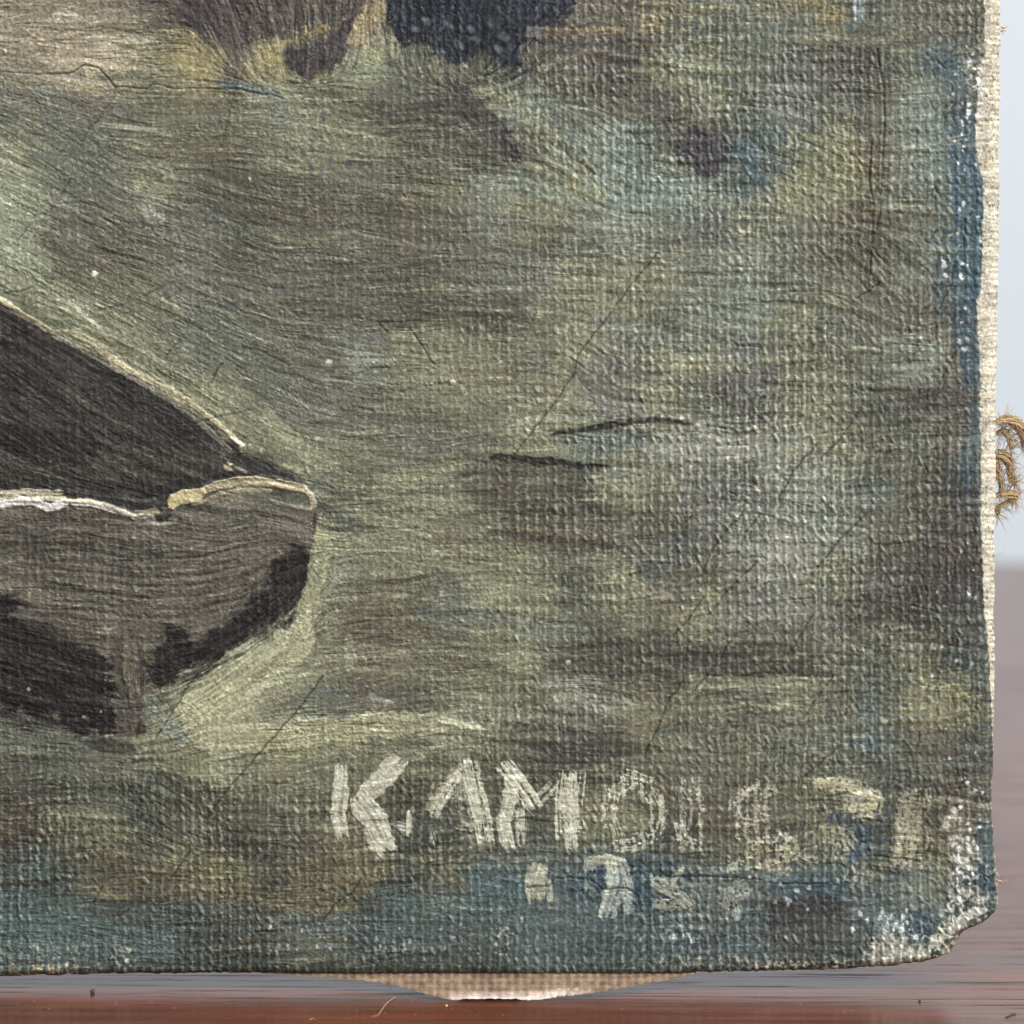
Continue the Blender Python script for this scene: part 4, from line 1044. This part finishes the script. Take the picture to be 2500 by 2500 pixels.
mm = n_.new('ShaderNodeMixRGB'); mm.blend_type = 'MULTIPLY'; mm.inputs[0].default_value = 0.8
l_.new(cr.outputs['Color'], mm.inputs[1]); l_.new(pr.outputs['Color'], mm.inputs[2]); l_.new(mm.outputs[0], b_.inputs['Base Color'])
b_.inputs['Roughness'].default_value = 0.17
b_.inputs['IOR'].default_value = 1.36
b_.inputs['Specular Tint'].default_value = (1.0, 0.84, 0.82, 1)
rmr = n_.new('ShaderNodeMapRange'); rmr.inputs['From Min'].default_value = 0.3; rmr.inputs['From Max'].default_value = 0.6
rmr.inputs['To Min'].default_value = 0.34; rmr.inputs['To Max'].default_value = 0.17
l_.new(nz2.outputs['Fac'], rmr.inputs['Value']); l_.new(rmr.outputs['Result'], b_.inputs['Roughness'])
bp = n_.new('ShaderNodeBump'); bp.inputs['Strength'].default_value = 0.35; bp.inputs['Distance'].default_value = 0.008
l_.new(pr.outputs['Color'], bp.inputs['Height']); l_.new(bp.outputs['Normal'], b_.inputs['Normal'])
pd = n_.new('ShaderNodeBsdfDiffuse'); pd.inputs['Color'].default_value = (0.06, 0.03, 0.018, 1)
mxs = n_.new('ShaderNodeMixShader'); inv = n_.new('ShaderNodeMath'); inv.operation = 'MULTIPLY_ADD'
inv.inputs[1].default_value = -0.78; inv.inputs[2].default_value = 0.78
l_.new(pr.outputs['Color'], inv.inputs[0]); l_.new(inv.outputs[0], mxs.inputs[0])
l_.new(b_.outputs[0], mxs.inputs[1]); l_.new(pd.outputs[0], mxs.inputs[2])
l_.new(mxs.outputs[0], n_['Material Output'].inputs['Surface'])
M_wood = m_

m_, n_, l_, b_ = new_mat('pale_plaster')
tc = n_.new('ShaderNodeTexCoord'); nz = n_.new('ShaderNodeTexNoise'); nz.inputs['Scale'].default_value = 0.02; nz.inputs['Detail'].default_value = 3
l_.new(tc.outputs['Object'], nz.inputs['Vector'])
cr = n_.new('ShaderNodeMixRGB'); cr.inputs[1].default_value = (*s2l((214, 221, 226)), 1); cr.inputs[2].default_value = (*s2l((224, 230, 234)), 1)
l_.new(nz.outputs['Fac'], cr.inputs[0]); l_.new(cr.outputs[0], b_.inputs['Base Color']); b_.inputs['Roughness'].default_value = 0.9
M_wall = m_

m_, n_, l_, b_ = new_mat('dark_crumb')
tc = n_.new('ShaderNodeTexCoord'); nz = n_.new('ShaderNodeTexNoise'); nz.inputs['Scale'].default_value = 30
l_.new(tc.outputs['Object'], nz.inputs['Vector'])
cr = n_.new('ShaderNodeMixRGB'); cr.inputs[1].default_value = (0.02, 0.015, 0.012, 1); cr.inputs[2].default_value = (0.07, 0.05, 0.04, 1)
l_.new(nz.outputs['Fac'], cr.inputs[0]); l_.new(cr.outputs[0], b_.inputs['Base Color'])
M_crumb = m_
m_, n_, l_, b_ = new_mat('pale_lint')
tc = n_.new('ShaderNodeTexCoord'); nz = n_.new('ShaderNodeTexNoise'); nz.inputs['Scale'].default_value = 30
l_.new(tc.outputs['Object'], nz.inputs['Vector'])
cr = n_.new('ShaderNodeMixRGB'); cr.inputs[1].default_value = (*s2l((170, 130, 96)), 1); cr.inputs[2].default_value = (*s2l((210, 180, 150)), 1)
l_.new(nz.outputs['Fac'], cr.inputs[0]); l_.new(cr.outputs[0], b_.inputs['Base Color'])
M_lint = m_

# ------------------------------------------------------------------ the setting
def box_mesh(name, x0, y0, z0, x1, y1, z1, bev=0.0):
    bm = bmesh.new()
    bmesh.ops.create_cube(bm, size=1)
    for v in bm.verts:
        v.co = Vector(((x0 + x1) / 2 + v.co.x * (x1 - x0), (y0 + y1) / 2 + v.co.y * (y1 - y0), (z0 + z1) / 2 + v.co.z * (z1 - z0)))
    if bev:
        bmesh.ops.bevel(bm, geom=bm.edges[:] , offset=bev, segments=3, affect='EDGES')
    me = bpy.data.meshes.new(name); bm.to_mesh(me); bm.free()
    return me


FAR_EDGE = 54.0
tag(link('wall', box_mesh('wall', -320, 190, -160, 420, 200, 300), M_wall), kind='structure')
table = bpy.data.objects.new('wooden_table', None); C.objects.link(table)
table.location = (0, 0, TABLE_Z)
tag(table, 'glossy reddish brown wooden table under the painting, its surface blurring into the distance', 'table')
tt_ = link('table_top', box_mesh('table_top', -70, -36, -2.6, 80, FAR_EDGE, 0, 0.25), M_wood, table)
for (lx, ly) in [(-64, -30), (74, -30), (-64, 48), (74, 48)]:
    link('leg', box_mesh('leg', lx - 3, ly - 3, -72, lx + 3, ly + 3, -2.6, 0.3), M_wood, table)

# ------------------------------------------------------------------ the painting
painting = bpy.data.objects.new('oil_painting', None); C.objects.link(painting)
painting.location = (0, 0.8, TABLE_Z)
tag(painting, 'old oil painting of a dark boat on grey-green water, standing upright on the table', 'painting')
PO = np.array([0, 0.8, TABLE_Z])

idx = -np.ones((H, W), np.int64)
quads_ok = inside[:-1, :-1] & inside[1:, :-1] & inside[:-1, 1:] & inside[1:, 1:]
fid = ID[:-1, :-1]
vid = (np.arange(H)[:, None] * W + np.arange(W)[None, :])
Q = np.stack([vid[:-1, :-1], vid[1:, :-1], vid[1:, 1:], vid[:-1, 1:]], -1)
POS = np.stack([PX, YY, PZ], -1).reshape(-1, 3) - PO
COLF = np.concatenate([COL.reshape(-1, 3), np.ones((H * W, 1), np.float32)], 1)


def sheet(name, mask, mat, parent, label=None):
    q = Q[mask & quads_ok]
    if len(q) == 0: return None
    u, inv = np.unique(q.ravel(), return_inverse=True)
    me = bpy.data.meshes.new(name)
    nv, nf = len(u), len(q)
    me.vertices.add(nv); me.vertices.foreach_set('co', POS[u].astype(np.float32).ravel())
    me.loops.add(nf * 4); me.loops.foreach_set('vertex_index', inv.astype(np.int32).ravel())
    me.polygons.add(nf); me.polygons.foreach_set('loop_start', np.arange(0, nf * 4, 4, dtype=np.int32))
    me.polygons.foreach_set('loop_total', np.full(nf, 4, np.int32))
    me.update(calc_edges=True)
    me.shade_smooth()
    a = me.color_attributes.new('pigment', 'FLOAT_COLOR', 'POINT')
    a.data.foreach_set('color', COLF[u].astype(np.float32).ravel())
    o = link(name, me, mat, parent)
    if label: o['label'] = label
    return o


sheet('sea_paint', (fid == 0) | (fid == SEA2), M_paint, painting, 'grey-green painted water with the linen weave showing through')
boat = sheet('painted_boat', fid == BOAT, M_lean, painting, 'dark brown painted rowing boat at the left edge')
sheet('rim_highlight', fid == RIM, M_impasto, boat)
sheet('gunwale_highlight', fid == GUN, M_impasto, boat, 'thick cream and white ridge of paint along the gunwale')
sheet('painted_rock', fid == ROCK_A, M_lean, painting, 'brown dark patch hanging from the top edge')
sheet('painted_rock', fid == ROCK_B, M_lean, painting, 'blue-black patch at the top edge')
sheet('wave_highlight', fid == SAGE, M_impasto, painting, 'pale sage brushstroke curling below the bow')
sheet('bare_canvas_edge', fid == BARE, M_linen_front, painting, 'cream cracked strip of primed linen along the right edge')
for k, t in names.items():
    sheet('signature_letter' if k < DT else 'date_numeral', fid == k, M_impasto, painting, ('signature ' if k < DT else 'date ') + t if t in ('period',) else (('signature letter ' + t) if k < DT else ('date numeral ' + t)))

# side and back of the canvas, folded round the stretcher
ys = np.linspace(-1400, 2240, 60)
out = [(right_out(y) - 9, y) for y in ys]
out += [(right_out(y) - 9, y) for y in np.linspace(2246, 2344, 12)]
out += [(x, bottom_out(x) - 7) for x in np.linspace(2240, -1400, 50)]
bm = bmesh.new()
prof = [(0.10, 0), (0.14, -3), (0.24, -3), (0.33, 1), (0.35, 10)]
rings = []
for (dy, sh) in prof:
    r_ = []
    for k, (x, y) in enumerate(out):
        zz = (1250 - y) / 250; xx = (x - 1250) / 250
        xx += -sh / 250 * (1 if k < 72 else 0); zz += sh / 250 * (0 if k < 60 else 1)
        if k >= 72: zz = (1250 - y + sh) / 250
        r_.append(bm.verts.new((xx - PO[0], dy + 0.012 * math.sin(k * 1.7) - PO[1], zz - PO[2])))
    rings.append(r_)
for a, b in zip(rings[:-1], rings[1:]):
    for k in range(len(out) - 1):
        bm.faces.new((a[k], a[k + 1], b[k + 1], b[k]))
me = bpy.data.meshes.new('folded_canvas_side'); bm.to_mesh(me); bm.free(); me.shade_smooth()
link('folded_canvas_side', me, M_linen, painting)
# the board the canvas is glued to
def slab(x0, y0, z0, x1, y1, z1):
    me = box_mesh('backing_board', x0 - PO[0], y0 - PO[1], z0 - PO[2], x1 - PO[0], y1 - PO[1], z1 - PO[2], 0.05)
    link('backing_board', me, M_pine, painting)
slab(-10.5, 0.13, -4.22, 4.40, 0.32, 10.5)


# the linen flap sagging below the bottom edge
fxs = np.arange(640, 1700, 3.0)
lip = np.interp(fxs, [640, 700, 800, 870, 960, 1000, 1060, 1110, 1140, 1250, 1320, 1360, 1420, 1480, 1560, 1650, 1700],
                [2376, 2382, 2387, 2392, 2405, 2416, 2433, 2443, 2446, 2447, 2441, 2434, 2428, 2420, 2405, 2389, 2376])
lip = lip + 1.1 * vn(fxs / 12, fxs * 0, 140)
rowsn = 46
verts, cols = [], []
def table_depth(py):
    drop = CAM_Z - (1250 - py) / 250.0
    return 6.5 * DIST / drop - DIST
for r_ in range(rowsn):
    t = r_ / (rowsn - 1)
    for k, x in enumerate(fxs):
        sag = (lip[k] - 2376) / 70.0
        if t <= 0.8:
            q = t / 0.8
            py = 2366 + (lip[k] - 2366) * q
            dlip = min(0.0, table_depth(lip[k]) + 0.0) if lip[k] > 2428 else -0.0
            dl = -0.52 * smooth01(np.array(sag)).item()
            dy = 0.10 + (dl - 0.10) * (q ** 1.25)
            wv = math.exp(-(((x / 21.0) % 1 - 0.5) / 0.25) ** 2) + 0.8 * math.exp(-(((py / 15.0) % 1 - 0.5) / 0.25) ** 2)
            dy -= 0.008 * wv
            P = list(px(x, py, dy))
            P[2] = max(P[2], TABLE_Z + 0.012)
        else:
            q = (t - 0.8) / 0.2
            dl = -0.52 * smooth01(np.array(sag)).item()
            P = list(px(x, lip[k], dl))
            P[1] += 0.35 * q
            P[2] = max(P[2] + 0.04 * math.sin(q * math.pi) * 0 + 0.06 * q, TABLE_Z + 0.012)
            wv = 0.5
        verts.append((P[0] - PO[0], P[1] - PO[1], P[2] - PO[2]))
        n_v = float(fbm(np.array([x / 14.0]), np.array([t * 6.0]), 150, 3)[0])
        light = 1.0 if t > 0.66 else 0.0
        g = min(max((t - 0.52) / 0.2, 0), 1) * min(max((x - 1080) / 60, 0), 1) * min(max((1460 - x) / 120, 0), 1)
        c0 = s2l((124, 104, 86)) * (0.62 + 0.34 * wv + 0.5 * n_v); c1 = s2l((196, 180, 168)) * (0.85 + 0.25 * wv + 0.5 * n_v)  # shade on the fold's top and light on its lip painted into the colour
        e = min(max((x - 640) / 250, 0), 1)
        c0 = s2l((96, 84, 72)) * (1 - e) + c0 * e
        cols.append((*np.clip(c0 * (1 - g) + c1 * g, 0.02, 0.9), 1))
nx = len(fxs)
faces = [(r_ * nx + k, (r_ + 1) * nx + k, (r_ + 1) * nx + k + 1, r_ * nx + k + 1) for r_ in range(rowsn - 1) for k in range(nx - 1)]
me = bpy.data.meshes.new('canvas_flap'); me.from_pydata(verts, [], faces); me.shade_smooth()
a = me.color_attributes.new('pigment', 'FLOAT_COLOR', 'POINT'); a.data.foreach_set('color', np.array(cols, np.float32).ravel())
o = link('canvas_flap', me, M_linen_front, painting); o['label'] = 'fold of unpainted linen sagging onto the table, shaded top and lit lip painted in'


# frayed cord and loose threads behind the right edge
def tubes(name, paths, mat, parent, label=None, sides=5, off=PO):
    vs, fs = [], []
    for (pts, rad) in paths:
        pts = [Vector(p) for p in pts]; n = len(pts); base = len(vs)
        for k, p in enumerate(pts):
            d = (pts[min(k + 1, n - 1)] - pts[max(k - 1, 0)])
            if d.length < 1e-6: d = Vector((0, 0, 1))
            d.normalize()
            a_ = d.cross(Vector((0, 1, 0.13)));  a_.normalize(); b2 = d.cross(a_)
            rr = rad * (1 - 0.75 * (k / (n - 1)) ** 2)
            for s_ in range(sides):
                an = 2 * math.pi * s_ / sides
                q = p + a_ * (math.cos(an) * rr) + b2 * (math.sin(an) * rr)
                vs.append((q.x - off[0], q.y - off[1], q.z - off[2]))
        for k in range(n - 1):
            for s_ in range(sides):
                s2_ = (s_ + 1) % sides
                fs.append((base + k * sides + s_, base + k * sides + s2_, base + (k + 1) * sides + s2_, base + (k + 1) * sides + s_))
    me = bpy.data.meshes.new(name); me.from_pydata(vs, [], fs); me.shade_smooth()
    o = link(name, me, mat, parent)
    if label: o['label'] = label
    return o


def catmull(P, n):
    P = [Vector(p) for p in P]; out_ = []
    for k in range(len(P) - 1):
        p0 = P[max(k - 1, 0)]; p1 = P[k]; p2 = P[k + 1]; p3 = P[min(k + 2, len(P) - 1)]
        for i in range(n):
            t = i / n
            out_.append(0.5 * ((2 * p1) + (p2 - p0) * t + (2 * p0 - 5 * p1 + 4 * p2 - p3) * t * t + (3 * p1 - p0 - 3 * p2 + p3) * t ** 3))
    out_.append(P[-1]); return out_


def cord(path, width, nf, fuzz, label, dep=0.55):
    core = catmull([px(x, y, dep) for (x, y) in path], 10)
    paths = []
    N = len(core)
    for f in range(nf):
        ph = random.uniform(0, 6.28); rad = width * math.sqrt(random.random()) / 250
        tw = random.uniform(0.4, 2.2); s0 = random.randint(0, N // 6); s1 = N - random.randint(0, N // 5)
        pts = []
        for k in range(s0, s1):
            an = ph + tw * k / N * 2
            taper = 1 - 0.35 * (k / N)
            jw = 0.006 * math.sin(k * 0.7 + ph * 3)
            pts.append(core[k] + Vector((jw + math.cos(an) * rad * taper + random.gauss(0, 0.004), math.sin(an) * rad, math.sin(an + 0.9) * rad * 0.8 * taper + random.gauss(0, 0.004))))
        if len(pts) > 3: paths.append((pts, 0.0065))
    for f in range(int(fuzz * 1.8)):
        k = random.randint(2, N - 1); p = core[k].copy()
        d = Vector((random.uniform(-0.2, 1), random.uniform(-0.4, 0.4), random.uniform(-1.2, 0.7))).normalized()
        pts = [p]
        for i in range(7):
            d = (d + Vector((random.gauss(0, 0.25), random.gauss(0, 0.2), random.gauss(0, 0.25) - 0.08))).normalized()
            pts.append(pts[-1] + d * random.uniform(0.015, 0.035))
        paths.append((pts, 0.0032))
    return tubes('frayed_cord', paths, M_cord, painting, label)


cord([(2430, 1030), (2452, 1022), (2475, 1028), (2494, 1050), (2504, 1085), (2512, 1110)], 15, 60, 70, 'upper looped end of brown frayed cord')
cord([(2432, 1062), (2448, 1050), (2462, 1068), (2468, 1100)], 7, 22, 40, 'inner strands of brown frayed cord')
cord([(2430, 1105), (2450, 1112), (2464, 1130), (2470, 1165), (2478, 1180)], 12, 44, 60, 'middle end of brown frayed cord')
cord([(2430, 1100), (2436, 1150), (2446, 1180), (2440, 1210)], 9, 30, 30, 'cord running down behind the edge')
cord([(2430, 1208), (2455, 1206), (2480, 1212), (2462, 1226), (2436, 1240), (2434, 1262)], 11, 44, 46, 'lowest curl of brown frayed cord')


def hair(pts, dep, rad, name='loose_thread', mat=None, parent=painting, jit=0.006, lab=None, off=PO):
    core = catmull([px(x, y, dep) for (x, y) in pts], 6)
    core = [p + Vector((random.gauss(0, jit), 0, random.gauss(0, jit))) for p in core]
    return tubes(name, [(core, rad)], mat or M_linen, parent, lab, 4, off)


hair([(2442, 66), (2452, 70), (2458, 66)], 0.15, 0.008); hair([(2442, 78), (2451, 74), (2455, 80)], 0.15, 0.008); hair([(2444, 72), (2450, 84)], 0.15, 0.006)
hair([(2432, 2150), (2446, 2152), (2455, 2151)], 0.02, 0.007)
hair([(2430, 1356), (2444, 1352), (2456, 1342)], 0.3, 0.003); hair([(2432, 2130), (2441, 2140)], 0.02, 0.004)

# dirt and lint lying on the table
def on_table(x, y):
    d = table_depth(y); k = (DIST + d) / DIST
    return Vector(((x - 1250) / 250 * k, d, TABLE_Z))


def crumb(x, y, r_, lab, mat=M_crumb, nm='crumb', cat='crumb'):
    p = on_table(x, y)
    bm = bmesh.new(); bmesh.ops.create_icosphere(bm, subdivisions=2, radius=1)
    for v in bm.verts:
        v.co = Vector((v.co.x * r_ * random.uniform(0.7, 1.2), v.co.y * r_ * 2.2 * random.uniform(0.7, 1.1), (v.co.z * 0.9 + 0.75) * r_ * random.uniform(0.75, 1.1)))
    me = bpy.data.meshes.new(nm); bm.to_mesh(me); bm.free()
    o = link(nm, me, mat); o.location = p
    return tag(o, lab, cat)


crumb(226, 2424, 0.022, 'dark crumb on the pale sheen of the table near the left corner')
crumb(2245, 2446, 0.012, 'tiny dark speck on the table right of the painting corner')
crumb(1090, 2458, 0.014, 'pale bit of lint on the table just left of the sagging linen fold', M_lint, 'lint', 'lint')


def lint(pts, lab, rad=0.004, mat=M_lint):
    core = catmull([on_table(x, y) + Vector((0, 0, 0.006)) for (x, y) in pts], 6)
    o = tubes('lint_fibre', [(core, rad)], mat, None, None, 4, core[0])
    o.location = core[0]
    return tag(o, lab, 'fibre')


lint([(965, 2436), (945, 2450), (930, 2470), (922, 2480), (905, 2484)], 'thin pale curved fibre lying on the table left of the linen fold')
lint([(755, 2492), (765, 2488), (772, 2494)], 'short pale fibre on the table near the bottom left')
lint([(2455, 2485), (2468, 2480), (2480, 2477), (2466, 2474)], 'short dark curled fibre on the table at bottom right', 0.006, M_crumb)
vs, fs = [], []
for k in range(90):
    x = random.uniform(0, 2500); y = random.uniform(2400, 2496)
    if 1050 < x < 1450 and y < 2452: continue
    p = on_table(x, y); r_ = random.uniform(0.002, 0.006); b0 = len(vs)
    for q in [(1, 0, 0), (-1, 0, 0), (0, 1, 0), (0, -1, 0), (0, 0, 1.2)]:
        vs.append((p.x + q[0] * r_, p.y + q[1] * r_ * 1.5, p.z + 0.001 + q[2] * r_))
    fs += [(b0, b0 + 2, b0 + 4), (b0 + 2, b0 + 1, b0 + 4), (b0 + 1, b0 + 3, b0 + 4), (b0 + 3, b0, b0 + 4)]
me = bpy.data.meshes.new('dust'); me.from_pydata(vs, [], fs)
tag(link('dust', me, M_lint), 'fine pale dust scattered over the glossy table top', 'dust', kind='stuff')
print('tris', sum(len(o.data.polygons) * 2 for o in sc.objects if o.type == 'MESH'))
